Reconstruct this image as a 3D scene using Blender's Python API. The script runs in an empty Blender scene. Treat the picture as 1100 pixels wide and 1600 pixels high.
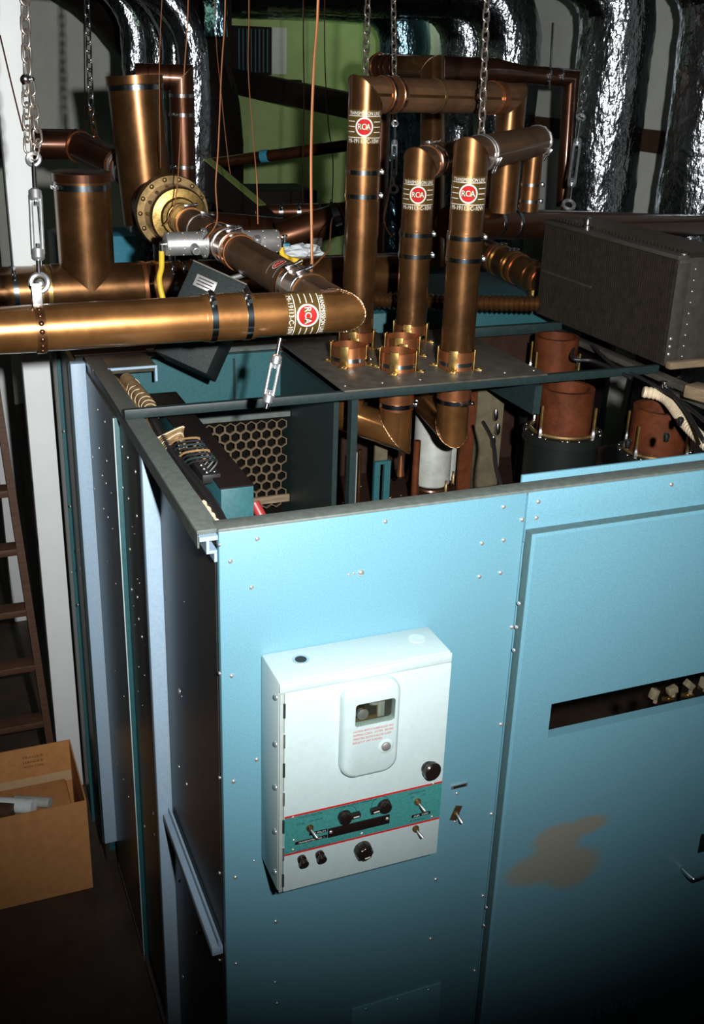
import bpy, bmesh, math, random
from mathutils import Vector, Matrix
random.seed(7)
PI = math.pi
C = bpy.context.scene.collection
scene = bpy.context.scene

# ------------------------------------------------------------------ camera
FPX = 1676.59
CAM = Vector((-0.5138, -1.9294, 2.8938))
R_ = Vector((0.92768852, -0.37197502, 0.0320717))
U_ = Vector((0.11789548, 0.37336243, 0.92016366))
W_ = Vector((0.35425226, 0.84984415, -0.39021821))
cam_data = bpy.data.cameras.new('camera')
cam_data.sensor_fit = 'VERTICAL'
cam_data.sensor_height = 36.0
cam_data.lens = FPX * 36.0 / 1600.0
cam_data.clip_start = 0.02
cam = bpy.data.objects.new('camera', cam_data)
C.objects.link(cam)
M = Matrix((R_, U_, -W_)).transposed().to_4x4()
M.translation = CAM
cam.matrix_world = M
scene.camera = cam

# ------------------------------------------------------------------ pixel ray helpers (points at a real distance)
def ray(px, py): return W_ + R_ * ((px - 550) / FPX) - U_ * ((py - 800) / FPX)
def aY(px, py, v): d = ray(px, py); return CAM + d * ((v - CAM.y) / d.y)
def aX(px, py, v): d = ray(px, py); return CAM + d * ((v - CAM.x) / d.x)
def aZ(px, py, v): d = ray(px, py); return CAM + d * ((v - CAM.z) / d.z)
def aD(px, py, t): return CAM + ray(px, py) * t
V = Vector

# ------------------------------------------------------------------ light
world = bpy.data.worlds.new('world')
scene.world = world
world.use_nodes = True
world.node_tree.nodes['Background'].inputs[0].default_value = (0.9, 0.62, 0.55, 1)
world.node_tree.nodes['Background'].inputs[1].default_value = 0.006

def spot(name, loc, target, power, angle, blend, color=(1, 1, 1), radius=0.03):
    d = bpy.data.lights.new(name, 'SPOT')
    d.energy = power; d.color = color; d.spot_size = angle; d.spot_blend = blend
    d.shadow_soft_size = radius
    o = bpy.data.objects.new(name, d); C.objects.link(o)
    o.location = loc
    o.rotation_euler = (Vector(target) - Vector(loc)).to_track_quat('-Z', 'Y').to_euler()
    return o
# the photographer's flash gun, held to the right of and a little above the lens
FLASH = CAM + R_ * 0.24 + U_ * 0.09
spot('flash_gun', FLASH, FLASH + ray(405, 430) * 3.0, 690, math.radians(83), 1.0, (1.0, 0.97, 0.95), 0.028)

vs = scene.view_settings
vs.view_transform = 'Standard'; vs.look = 'None'; vs.gamma = 1.0; vs.use_curve_mapping = False
vs.exposure = 0.0

# ------------------------------------------------------------------ materials
def lin(c): c /= 255.0; return c / 12.92 if c <= 0.04045 else ((c + 0.055) / 1.055) ** 2.4
def srgb(r, g, b): return (lin(r), lin(g), lin(b), 1)
def mat(name, col, metal=0.0, rough=0.5, var=0.0, vscale=20.0, col2=None, bump=0.0, bscale=60.0,
        coat=0.0, coat_rough=0.1, stretch=None, spec=0.5, rvar=0.0, alpha=None, emit=None, estr=0.0, dist=0.01, trans=0.0):
    m = bpy.data.materials.new(name); m.use_nodes = True
    nt = m.node_tree; b = nt.nodes['Principled BSDF']
    b.inputs['Base Color'].default_value = col
    b.inputs['Metallic'].default_value = metal
    b.inputs['Roughness'].default_value = rough
    b.inputs['Specular IOR Level'].default_value = spec
    b.inputs['Coat Weight'].default_value = coat
    b.inputs['Coat Roughness'].default_value = coat_rough
    if trans: b.inputs['Transmission Weight'].default_value = trans
    if emit: b.inputs['Emission Color'].default_value = emit; b.inputs['Emission Strength'].default_value = estr
    tc = nt.nodes.new('ShaderNodeTexCoord'); src = tc.outputs['Object']
    if stretch:
        mp = nt.nodes.new('ShaderNodeMapping'); mp.inputs['Scale'].default_value = stretch
        nt.links.new(src, mp.inputs['Vector']); src = mp.outputs['Vector']
    if var > 0 or col2 or rvar:
        n = nt.nodes.new('ShaderNodeTexNoise'); n.inputs['Scale'].default_value = vscale
        n.inputs['Detail'].default_value = 6; n.inputs['Roughness'].default_value = 0.65
        nt.links.new(src, n.inputs['Vector'])
        rp = nt.nodes.new('ShaderNodeValToRGB')
        rp.color_ramp.elements[0].position = 0.32; rp.color_ramp.elements[1].position = 0.68
        c2 = col2 if col2 else tuple(min(1, x * (1 + var)) for x in col[:3]) + (1,)
        c1 = col if col2 else tuple(x * (1 - var) for x in col[:3]) + (1,)
        rp.color_ramp.elements[0].color = c1; rp.color_ramp.elements[1].color = c2
        nt.links.new(n.outputs['Fac'], rp.inputs['Fac'])
        nt.links.new(rp.outputs['Color'], b.inputs['Base Color'])
        if rvar:
            mr = nt.nodes.new('ShaderNodeMapRange')
            mr.inputs['From Min'].default_value = 0.3; mr.inputs['From Max'].default_value = 0.7
            mr.inputs['To Min'].default_value = max(0.02, rough - rvar); mr.inputs['To Max'].default_value = rough + rvar
            nt.links.new(n.outputs['Fac'], mr.inputs['Value']); nt.links.new(mr.outputs['Result'], b.inputs['Roughness'])
    if bump > 0:
        n2 = nt.nodes.new('ShaderNodeTexNoise'); n2.inputs['Scale'].default_value = bscale; n2.inputs['Detail'].default_value = 3
        nt.links.new(src, n2.inputs['Vector'])
        bp = nt.nodes.new('ShaderNodeBump'); bp.inputs['Strength'].default_value = bump; bp.inputs['Distance'].default_value = dist
        nt.links.new(n2.outputs['Fac'], bp.inputs['Height']); nt.links.new(bp.outputs['Normal'], b.inputs['Normal'])
    return m

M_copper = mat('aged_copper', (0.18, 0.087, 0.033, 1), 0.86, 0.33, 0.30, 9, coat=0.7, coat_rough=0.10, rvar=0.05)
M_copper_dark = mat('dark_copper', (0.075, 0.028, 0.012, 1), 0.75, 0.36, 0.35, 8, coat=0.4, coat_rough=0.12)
M_copper_dull = mat('dusty_copper', (0.095, 0.050, 0.024, 1), 0.25, 0.6, 0.30, 12, spec=0.3)
M_copper_bright = mat('bright_copper', (0.50, 0.20, 0.085, 1), 0.9, 0.34, 0.25, 14)
M_copper_gold = mat('golden_copper', (0.36, 0.168, 0.055, 1), 0.85, 0.31, 0.3, 7, coat=1.0, coat_rough=0.13, rvar=0.04)
M_copper_red = mat('red_copper', (0.10, 0.028, 0.010, 1), 0.3, 0.6, 0.4, 18, spec=0.2)
M_can = mat('matt_black_can', (0.008, 0.010, 0.009, 1), 0, 0.5, spec=0.2)
M_solder = mat('solder_bead', (0.62, 0.45, 0.28, 1), 1, 0.28, 0.3, 60, bump=0.4, bscale=200)
M_brass = mat('brass', (0.44, 0.30, 0.10, 1), 0.95, 0.33, 0.4, 22, bump=0.08, bscale=50)
M_brass_old = mat('old_brass', (0.24, 0.165, 0.07, 1), 0.8, 0.42, 0.5, 18)
M_bolt = mat('bolt_nickel', (0.80, 0.80, 0.78, 1), 0.8, 0.28)
M_steel = mat('bright_steel', (0.72, 0.73, 0.74, 1), 1, 0.22)
M_zinc = mat('zinc_plated_steel', (0.70, 0.74, 0.76, 1), 0.9, 0.34, 0.2, 40)
M_band = mat('dark_steel_band', (0.34, 0.40, 0.44, 1), 1, 0.2)
M_alu = mat('cast_aluminium', (0.52, 0.53, 0.52, 1), 0.75, 0.42, 0.12, 60)
M_chain = mat('chain_steel', (0.55, 0.50, 0.44, 1), 0.9, 0.35, 0.3, 60)
M_blue = mat('blue_grey_paint', (0.135, 0.325, 0.415, 1), 0.0, 0.40, 0.12, 260, spec=0.7, bump=0.03, bscale=400, coat=0.25, coat_rough=0.42)
M_bluelight = mat('pale_blue_paint', (0.33, 0.47, 0.60, 1), 0, 0.45, 0.08, 120)
M_teal = mat('teal_grey_paint', (0.022, 0.105, 0.12, 1), 0, 0.5, 0.15, 90)
M_teal_dark = mat('dark_teal_paint', (0.014, 0.030, 0.031, 1), 0, 0.5, 0.2, 60)
M_flange = mat('grey_green_paint', (0.105, 0.13, 0.12, 1), 0, 0.5, 0.2, 60)
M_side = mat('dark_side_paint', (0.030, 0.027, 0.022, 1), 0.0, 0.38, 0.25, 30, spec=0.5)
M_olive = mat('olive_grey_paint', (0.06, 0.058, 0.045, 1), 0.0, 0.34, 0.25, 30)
M_plate = mat('grey_brown_plate', (0.10, 0.095, 0.078, 1), 0.3, 0.42, 0.3, 25)
M_white = mat('pale_green_white_enamel', (0.50, 0.64, 0.645, 1), 0, 0.38, 0.04, 80, spec=0.5)
M_boxside = mat('olive_side_enamel', (0.40, 0.46, 0.43, 1), 0, 0.45, 0.06, 60)
M_stripe = mat('teal_stripe_print', (0.045, 0.235, 0.225, 1), 0, 0.45, 0.2, 220)
M_redpr = mat('red_print', (0.50, 0.014, 0.014, 1), 0, 0.6, spec=0.15)
M_whitepr = mat('white_print', (0.78, 0.78, 0.70, 1), 0, 0.5)
M_blackpr = mat('black_print', (0.01, 0.012, 0.012, 1), 0, 0.5)
M_decal = mat('gold_tinted_decal', (0.26, 0.16, 0.045, 1), 0.7, 0.30, 0.2, 30, coat=0.8, coat_rough=0.15)
M_black = mat('black_bakelite', (0.012, 0.008, 0.007, 1), 0, 0.22, spec=0.6)
M_rubber = mat('black_rubber', (0.012, 0.012, 0.013, 1), 0, 0.5)
M_foil = mat('crinkled_foil', (0.44, 0.49, 0.53, 1), 1, 0.2, bump=0.5, bscale=34, stretch=(1.0, 1.0, 0.55), dist=0.02)
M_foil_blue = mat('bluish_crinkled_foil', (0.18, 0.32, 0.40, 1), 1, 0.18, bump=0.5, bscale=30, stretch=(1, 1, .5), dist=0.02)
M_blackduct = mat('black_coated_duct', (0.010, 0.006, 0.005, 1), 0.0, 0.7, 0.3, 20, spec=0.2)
M_void = mat('flat_black', (0.006, 0.005, 0.004, 1), 0, 0.9, spec=0.05)
M_wall = mat('pale_grey_plaster', (0.66, 0.70, 0.64, 1), 0, 0.85, 0.06, 8, bump=0.15, bscale=50)
M_greenwall = mat('green_plaster', (0.36, 0.50, 0.20, 1), 0, 0.8, 0.08, 6, bump=0.15, bscale=50)
M_wallwhite = mat('white_painted_post', (0.74, 0.80, 0.80, 1), 0, 0.6, 0.03, 10)
M_ceiling = mat('dark_ceiling', (0.05, 0.04, 0.035, 1), 0, 0.9, 0.3, 6)
M_floor = mat('dark_brown_linoleum', (0.045, 0.030, 0.020, 1), 0, 0.55, 0.45, 5)
M_wood = mat('dark_brown_wood', (0.065, 0.030, 0.014, 1), 0, 0.6, 0.35, 14, stretch=(1, 1, 8))
M_woodtan = mat('tan_wood', (0.22, 0.165, 0.10, 1), 0, 0.7, 0.3, 18, stretch=(1, 1, 6))
M_grille = mat('grille_bronze', (0.15, 0.115, 0.07, 1), 0.3, 0.5, 0.2, 30)
M_board = mat('olive_board', (0.10, 0.085, 0.05, 1), 0, 0.6, 0.3, 20)
M_ceramic = mat('dull_tan_ceramic', (0.20, 0.17, 0.11, 1), 0, 0.5, 0.3, 60)
M_edge = mat('grey_teal_edge', (0.075, 0.14, 0.145, 1), 0, 0.5, 0.15, 80)
M_card = mat('brown_cardboard', (0.46, 0.22, 0.075, 1), 0, 0.8, 0.12, 30)
M_tape = mat('paper_tape', (0.50, 0.36, 0.20, 1), 0, 0.6, 0.08, 30)
M_fin = mat('dark_finned_metal', (0.026, 0.021, 0.015, 1), 0.2, 0.5, 0.3, 40)
M_finside = mat('grey_metal_side', (0.06, 0.055, 0.047, 1), 0.2, 0.5, 0.2, 30)
M_boxgrey = mat('dark_grey_wrinkle_paint', (0.016, 0.024, 0.024, 1), 0, 0.6, 0.25, 120, spec=0.25, bump=0.2, bscale=300)
M_yellow = mat('yellow_tape', (0.75, 0.50, 0.03, 1), 0, 0.45, 0.15, 40)
M_tan = mat('tan_cable', (0.26, 0.165, 0.07, 1), 0, 0.6, 0.35, 60)
M_cream = mat('cream_insulation', (0.62, 0.52, 0.36, 1), 0, 0.6, 0.2, 60)
M_red = mat('dark_red_strap', (0.30, 0.03, 0.03, 1), 0, 0.4)
M_paper = mat('crumpled_white_paper', (0.66, 0.72, 0.74, 1), 0, 0.8, 0.1, 30)
M_bluebox = mat('bright_blue_enamel', (0.05, 0.30, 0.42, 1), 0, 0.4, 0.1, 40)
M_grey = mat('galvanised_grey', (0.42, 0.45, 0.41, 1), 0.15, 0.5, 0.2, 14)
M_deck = mat('brown_deck', (0.026, 0.011, 0.007, 1), 0.0, 0.6, 0.3, 20, spec=0.25)
M_lamp = mat('lamp_tube', (1, 1, 1, 1), 0, 0.5, emit=(0.8, 1.0, 0.66, 1), estr=1.4)
M_wire = mat('copper_wire', (0.60, 0.25, 0.11, 1), 0.7, 0.4)
M_green = mat('green_edge_paint', (0.16, 0.22, 0.06, 1), 0, 0.5)
M_silverpl = mat('silver_nameplate', (0.5, 0.5, 0.48, 1), 0.6, 0.35, 0.3, 60)
M_glass = mat('window_glass', (0.9, 0.95, 0.9, 1), 0, 0.03, trans=1.0)

# ------------------------------------------------------------------ mesh helpers
def frame(axis):
    a = V(axis).normalized()
    t = V((0, 0, 1)) if abs(a.z) < 0.9 else V((1, 0, 0))
    e1 = a.cross(t).normalized(); e2 = a.cross(e1).normalized()
    return a, e1, e2
def bm_(): return bmesh.new()
def box(bm, c, s, R=None, bev=0.0, seg=2):
    ret = bmesh.ops.create_cube(bm, size=1.0)
    vs_ = ret['verts']
    mt = Matrix.Diagonal((s[0], s[1], s[2], 1))
    if R is not None: mt = R.to_4x4() @ mt
    mt = Matrix.Translation(V(c)) @ mt
    bmesh.ops.transform(bm, matrix=mt, verts=vs_)
    if bev > 0:
        es = list({e for v in vs_ for e in v.link_edges})
        bmesh.ops.bevel(bm, geom=es, offset=bev, segments=seg, profile=0.5, affect='EDGES')
    return bm
def box2(bm, x0, x1, y0, y1, z0, z1, bev=0.0):
    return box(bm, ((x0+x1)/2, (y0+y1)/2, (z0+z1)/2), (abs(x1-x0), abs(y1-y0), abs(z1-z0)), None, bev)
def loft(bm, rings, closed=False, cap0=True, cap1=True):
    vr = [[bm.verts.new(p) for p in r] for r in rings]
    n = len(vr[0]); m = len(vr)
    for i in range(m if closed else m - 1):
        a = vr[i]; b = vr[(i+1) % m]
        for k in range(n):
            try: bm.faces.new((a[k], a[(k+1) % n], b[(k+1) % n], b[k]))
            except ValueError: pass
    if not closed:
        if cap0: bm.faces.new(list(reversed(vr[0])))
        if cap1: bm.faces.new(vr[-1])
    return vr
def tube(bm, pts, r, n=24, cap=True, radii=None):
    """swept round tube through pts with mitred joints"""
    pts = [V(p) for p in pts]; m = len(pts)
    dirs = [(pts[i+1] - pts[i]).normalized() for i in range(m-1)]
    a, e1, e2 = frame(dirs[0])
    rings = []
    for i in range(m):
        rr = radii[i] if radii else r
        if i == 0: nrm = dirs[0]; d = dirs[0]
        elif i == m-1: nrm = dirs[-1]; d = dirs[-1]
        else: nrm = (dirs[i-1] + dirs[i]).normalized(); d = dirs[i-1]
        ring = []
        for k in range(n):
            t = 2*PI*k/n
            q = e1*math.cos(t)*rr + e2*math.sin(t)*rr
            # slide along the incoming direction on to the joint plane
            s = -(q.dot(nrm)) / max(1e-6, d.dot(nrm))
            ring.append(pts[i] + q + d*s)
        rings.append(ring)
        if 0 < i < m-1:
            q = dirs[i-1].rotation_difference(dirs[i])
            e1 = q @ e1; e2 = q @ e2
    loft(bm, rings, False, cap, cap)
    return bm
def lathe(bm, p0, axis, prof, n=28, cap=True):
    a, e1, e2 = frame(axis); p0 = V(p0)
    rings = [[p0 + a*t + (e1*math.cos(2*PI*k/n) + e2*math.sin(2*PI*k/n))*max(r, 1e-5) for k in range(n)] for t, r in prof]
    loft(bm, rings, False, cap, cap)
    return bm
def torus(bm, c, axis, R, r, n=28, m=8, arc=2*PI):
    a, e1, e2 = frame(axis); c = V(c)
    full = abs(arc - 2*PI) < 1e-6
    rings = []
    for k in range(n if full else n+1):
        t = arc*k/n
        d = e1*math.cos(t) + e2*math.sin(t)
        rings.append([c + d*(R + r*math.cos(2*PI*j/m)) + a*(r*math.sin(2*PI*j/m)) for j in range(m)])
    loft(bm, rings, full)
    return bm
def band(bm, c, axis, R, w, t=0.0015, n=32):
    a = V(axis).normalized()
    lathe(bm, V(c) - a*(w/2), a, [(0, R-0.004), (0, R+t), (w, R+t), (w, R-0.004)], n, False)
    return bm
def poly_prism(bm, pts, d):
    """pts: planar loop (world), d: extrusion vector"""
    loft(bm, [[V(p) for p in pts], [V(p) + V(d) for p in pts]])
    return bm
def smooth_path(pts, n=8):
    pts = [V(p) for p in pts]; out = []
    P = [pts[0]] + pts + [pts[-1]]
    for i in range(1, len(P)-2):
        p0, p1, p2, p3 = P[i-1], P[i], P[i+1], P[i+2]
        for k in range(n):
            t = k/n
            out.append(0.5*((2*p1) + (p2-p0)*t + (2*p0-5*p1+4*p2-p3)*t*t + (3*p1-p0-3*p2+p3)*t**3))
    out.append(pts[-1])
    return out
def root_of(o):
    while o.parent: o = o.parent
    return o
def obj(name, bm, m, parent=None, angle=38, base=None):
    bmesh.ops.recalc_face_normals(bm, faces=bm.faces[:])
    if parent is not None: off = V(root_of(parent).location)
    else:
        if base is None:
            xs = [v.co for v in bm.verts]
            base = V(((min(v.x for v in xs)+max(v.x for v in xs))/2, (min(v.y for v in xs)+max(v.y for v in xs))/2, min(v.z for v in xs)))
        off = V(base)
    bmesh.ops.translate(bm, verts=bm.verts[:], vec=-off)
    me = bpy.data.meshes.new(name); bm.to_mesh(me); bm.free()
    me.polygons.foreach_set('use_smooth', [True]*len(me.polygons))
    me.set_sharp_from_angle(angle=math.radians(angle))
    me.materials.append(m)
    o = bpy.data.objects.new(name, me); C.objects.link(o)
    if parent is not None: o.parent = parent
    else: o.location = off
    return o
def thing(name, label, cat, loc=(0, 0, 0), group=None):
    o = bpy.data.objects.new(name, None); C.objects.link(o)
    o.empty_display_size = 0.05
    o.location = V(loc); o['label'] = label; o['category'] = cat
    if group: o['group'] = group
    return o
def tag(o, label, cat, group=None):
    o['label'] = label; o['category'] = cat
    if group: o['group'] = group
    return o
def struct(name, bm, m):
    o = obj(name, bm, m); o['kind'] = 'structure'; return o
def place(name, src, pos, parent, normal=None, scale=1.0):
    """a copy of src (mesh shared) at world pos under parent, local z along normal"""
    o = src if src.get('fresh') else src.copy()
    if src.get('fresh'): del src['fresh']
    else: C.objects.link(o)
    o.name = name; o.parent = parent
    off = V(root_of(parent).location)
    mt = Matrix.Translation(V(pos) - off)
    if normal is not None: mt = mt @ V((0, 0, 1)).rotation_difference(V(normal)).to_matrix().to_4x4()
    o.matrix_local = mt @ Matrix.Scale(scale, 4)
    return o
_bolt = {}
def bolt(pos, normal, parent, s=0.006, m=None, name='bolt'):
    m = m or M_bolt
    key = (m.name,)
    if key not in _bolt:
        bm = bm_(); lathe(bm, (0, 0, -0.2), (0, 0, 1), [(0, .95), (.2, 1.0), (.45, .92), (.7, .65), (.82, .25)], 10)
        me = bpy.data.meshes.new('bolt'); bm.to_mesh(me); bm.free()
        me.polygons.foreach_set('use_smooth', [True]*len(me.polygons)); me.materials.append(m)
        _bolt[key] = me
    o = bpy.data.objects.new(name, _bolt[key]); C.objects.link(o); o.parent = parent
    mt = Matrix.Translation(V(pos) - V(root_of(parent).location)) @ V((0, 0, 1)).rotation_difference(V(normal)).to_matrix().to_4x4()
    o.matrix_local = mt @ Matrix.Scale(s, 4)
    return o
_txt = {}
def text2d(s, size):
    """flat text as (verts2d, faces), centred on the origin"""
    if s not in _txt:
        cu = bpy.data.curves.new('t', 'FONT'); cu.body = s; cu.align_x = 'CENTER'; cu.align_y = 'CENTER'; cu.size = 1.0; cu.resolution_u = 3
        o = bpy.data.objects.new('t', cu); C.objects.link(o)
        dg = bpy.context.evaluated_depsgraph_get()
        me = bpy.data.meshes.new_from_object(o.evaluated_get(dg))
        vv = [(v.co.x, v.co.y) for v in me.vertices]; ff = [tuple(p.vertices) for p in me.polygons]
        bpy.data.objects.remove(o); bpy.data.curves.remove(cu); bpy.data.meshes.remove(me)
        xs = [v[0] for v in vv]; ys = [v[1] for v in vv]
        cx = (min(xs)+max(xs))/2; cy = (min(ys)+max(ys))/2; w = max(xs)-min(xs); h = max(ys)-min(ys)
        _txt[s] = ([(x-cx, y-cy) for x, y in vv], ff, w, h)
    vv, ff, w, h = _txt[s]
    return vv, ff, w, h
def text_on(bm, s, f, u, v, height, width=None):
    """lay text into bm through the surface map f(u, v) -> point"""
    vv, ff, w, h = text2d(s, 1)
    sy = height/h; sx = width/w if width else sy
    bv = [bm.verts.new(f(u + x*sx, v + y*sy)) for x, y in vv]
    for fc in ff:
        try: bm.faces.new([bv[i] for i in fc])
        except ValueError: pass
def rect_on(bm, f, u0, u1, v0, v1, n=1):
    for k in range(n):
        a = u0 + (u1-u0)*k/n; b = u0 + (u1-u0)*(k+1)/n
        bm.faces.new([bm.verts.new(f(*q)) for q in ((a, v0), (b, v0), (b, v1), (a, v1))])
def disc_on(bm, f, u, v, r, n=28, r0=0.0):
    if r0 <= 0:
        for k in range(n):
            a = 2*PI*k/n; b = 2*PI*(k+1)/n
            bm.faces.new([bm.verts.new(f(u, v)), bm.verts.new(f(u+r*math.cos(a), v+r*math.sin(a))), bm.verts.new(f(u+r*math.cos(b), v+r*math.sin(b)))])
    else:
        for k in range(n):
            a = 2*PI*k/n; b = 2*PI*(k+1)/n
            bm.faces.new([bm.verts.new(f(u+q*math.cos(t), v+q*math.sin(t))) for q, t in ((r0, a), (r, a), (r, b), (r0, b))])
def cylmap(o, A, N, R):
    o = V(o); A = V(A).normalized(); N = V(N); N = (N - A*N.dot(A)).normalized(); T = A.cross(N)
    return lambda h: (lambda u, v: o + A*v + (N*math.cos(u/R) + T*math.sin(u/R))*(R + h))
def planemap(o, Udir, Vdir, N):
    o = V(o); Udir = V(Udir); Vdir = V(Vdir); N = V(N)
    return lambda h: (lambda u, v: o + Udir*u + Vdir*v + N*h)
def pipe_label(parent, o, A, N, R, flip=False):
    """gold-tinted maker's decal: lettering, red emblem"""
    mp = cylmap(o, A, N, R)
    bm = bm_(); rect_on(bm, mp(0.0006), -0.062, 0.062, -0.047, 0.047, 18)
    lb = obj('label', bm, M_decal, parent); lb['label'] = 'gold tinted transmission line decal'
    bm = bm_(); f = mp(0.0012)
    text_on(bm, 'TRANSMISSION LINE', f, 0, 0.0375, 0.0100, 0.100)
    rect_on(bm, f, -0.056, 0.056, 0.0290, 0.0308, 14)
    for v in (0.0145, 0.0, -0.0145):
        rect_on(bm, f, -0.056, -0.029, v-0.0010, v+0.0010, 5); rect_on(bm, f, 0.029, 0.056, v-0.0010, v+0.0010, 5)
    rect_on(bm, f, -0.056, 0.056, -0.0308, -0.0290, 14)
    text_on(bm, 'MI-19113-C-10W', f, 0, -0.0390, 0.0115, 0.102)
    disc_on(bm, f, 0, 0, 0.0265, 32, 0.0222)
    obj('lettering', bm, M_whitepr, lb)
    bm = bm_(); disc_on(bm, mp(0.0012), 0, 0, 0.0224); e = obj('red_emblem', bm, M_redpr, lb); e['label'] = 'round red emblem'
    bm = bm_(); text_on(bm, 'RCA', mp(0.0018), 0, 0.001, 0.016, 0.037); obj('emblem_lettering', bm, M_whitepr, lb)
    return lb
def hose_clamp(parent, c, axis, R, sd, w=0.014, m=None, screw=True):
    """steel band with its worm screw housing on the side sd"""
    a = V(axis).normalized(); sd = V(sd); sd = (sd - a*sd.dot(a)).normalized(); t = a.cross(sd).normalized()
    bm = bm_(); band(bm, c, a, R, w, 0.0018)
    o = obj('hose_clamp', bm, m or M_band, parent)
    if screw:
        rt = Matrix((t, a, sd)).transposed()
        bm = bm_(); p = V(c) + sd*(R + 0.006)
        box(bm, p, (0.026, 0.013, 0.011), rt, 0.002)
        lathe(bm, p + t*0.012, t, [(0, 0.0045), (0.014, 0.0045), (0.014, 0.006), (0.022, 0.006)], 10)
        obj('clamp_screw', bm, M_steel, o)
    return o
def coupling(parent, c, axis, R, length, m=None, screws=None, clamps=True, sd=(0.6, -0.6, 0.5)):
    a = V(axis).normalized()
    bm = bm_(); band(bm, c, a, R, length, 0.003)
    o = obj('coupling', bm, m or M_copper, parent)
    if clamps:
        for s in (-1, 1):
            hose_clamp(parent, V(c) + a*(s*length*0.40), a, R + 0.003, sd)
    return o
def bead(parent, c, axis, R, r=0.0025, m=None, name='rim_bead'):
    bm = bm_(); torus(bm, c, axis, R, r, 36, 6); return obj(name, bm, m or M_copper_bright, parent)
def mitre_bead(parent, p, d_in, d_out, R, r=0.002, m=None):
    """solder line round a mitred pipe joint"""
    d_in = V(d_in).normalized(); d_out = V(d_out).normalized(); n = (d_in + d_out).normalized()
    a, e1, e2 = frame(d_in); pts = []
    for k in range(40):
        t = 2*PI*k/40; q = (e1*math.cos(t) + e2*math.sin(t))*(R + 0.0008)
        pts.append(V(p) + q - d_in*(q.dot(n)/d_in.dot(n)))
    bm = bm_()
    rings = []
    for k in range(40):
        tg = (pts[(k+1) % 40] - pts[k-1]).normalized(); f1 = (pts[k] - V(p)).normalized(); f2 = tg.cross(f1).normalized()
        rings.append([pts[k] + (f1*math.cos(2*PI*j/6) + f2*math.sin(2*PI*j/6))*r for j in range(6)])
    loft(bm, rings, True)
    return obj('solder_bead', bm, m or M_solder, parent, 80)

# ================================================================== the room
bm = bm_(); box2(bm, -4.0, 3.75, -4.0, 9.0, -0.1, 0.0); struct('floor', bm, M_floor)
bm = bm_(); box2(bm, -4.0, 3.75, -4.0, 9.0, 3.9, 4.0); struct('ceiling', bm, M_ceiling)
bm = bm_(); box2(bm, -4.0, 3.75, 7.5, 7.65, 0.0, 3.9); struct('wall_back', bm, M_wall)
bm = bm_(); box2(bm, 3.6, 3.75, -4.0, 7.5, 0.0, 3.9); struct('wall_right', bm, M_wall)
bm = bm_(); box2(bm, -4.0, -3.85, -4.0, 7.5, 0.0, 3.9); struct('wall_left', bm, M_wall)
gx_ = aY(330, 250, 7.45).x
bm = bm_(); box2(bm, gx_, 3.6, 7.43, 7.4999, 0.0, 3.9); struct('wall_middle', bm, M_greenwall)  # middle section of the back wall, given a green base colour
# timber rails across the right wall
for i, z in enumerate((2.50, 1.55)):
    bm = bm_(); box2(bm, 3.54, 3.6, 1.0, 7.5, z-0.06, z+0.06); struct('trim_%d' % (i+1), bm, M_wood)
bm = bm_(); box2(bm, 3.50, 3.6, 3.05, 3.17, 0.0, 3.9); struct('trim_3', bm, M_wood)
# white posts beside the cabinet row
bm = bm_(); box2(bm, -0.187, -0.092, 1.95, 2.05, 0, 3.9, 0.004); o = obj('support_post', bm, M_wallwhite); tag(o, 'white painted post nearest the cabinet, between cardboard box and ceiling', 'post', 'white posts')
bm = bm_(); box2(bm, -0.22, -0.11, 3.5, 3.62, 0, 3.9, 0.004); o = obj('support_post', bm, M_wallwhite); tag(o, 'white painted post seen behind the rungs of the ladder', 'post', 'white posts')

# fluorescent lamp near the ceiling (greenish light in the back of the room)
lc = aD(275, 4, 5.7)
lp = thing('fluorescent_lamp', 'glowing greenish fluorescent lamp at the top edge of the picture', 'lamp', lc)
bm = bm_(); box2(bm, lc.x-0.08, lc.x+0.08, lc.y, lc.y+1.2, lc.z+0.03, lc.z+0.08, 0.005); obj('housing', bm, M_zinc, lp)
for q in (-0.035, 0.035): bm = bm_(); tube(bm, [(lc.x+q, lc.y+0.02, lc.z+0.014), (lc.x+q, lc.y+1.18, lc.z+0.014)], 0.013, 12); obj('lamp_tube', bm, M_lamp, lp)
for y_ in (0.2, 1.0): bm = bm_(); tube(bm, [(lc.x, lc.y+y_, lc.z+0.08), (lc.x, lc.y+y_, 3.9)], 0.006, 8); obj('hanger_rod', bm, M_zinc, lp)
d = bpy.data.lights.new('back_fluorescent_light', 'AREA'); d.shape = 'RECTANGLE'; d.size = 1.6; d.size_y = 0.2; d.energy = 7; d.spread = math.radians(120); d.color = (0.85, 1.0, 0.7)
o = bpy.data.objects.new('back_fluorescent_light', d); C.objects.link(o); o.location = (2.7, 6.25, 3.55); o.rotation_euler = (math.radians(35), 0, 0)
lp = thing('fluorescent_fixture', 'long fluorescent fixture hung above the green back wall', 'lamp', (2.35, 6.3, 3.6))
bm = bm_(); box2(bm, 1.5, 3.2, 6.2, 6.4, 3.62, 3.70, 0.005); obj('housing', bm, M_zinc, lp)
bm = bm_(); tube(bm, [(1.55, 6.3, 3.60), (3.15, 6.3, 3.60)], 0.016, 12); obj('lamp_tube', bm, M_lamp, lp)
bm = bm_()
for x in (1.8, 2.9): tube(bm, [(x, 6.3, 3.7), (x, 6.3, 3.9)], 0.006, 8)
obj('hanger_rod', bm, M_zinc, lp)

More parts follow.
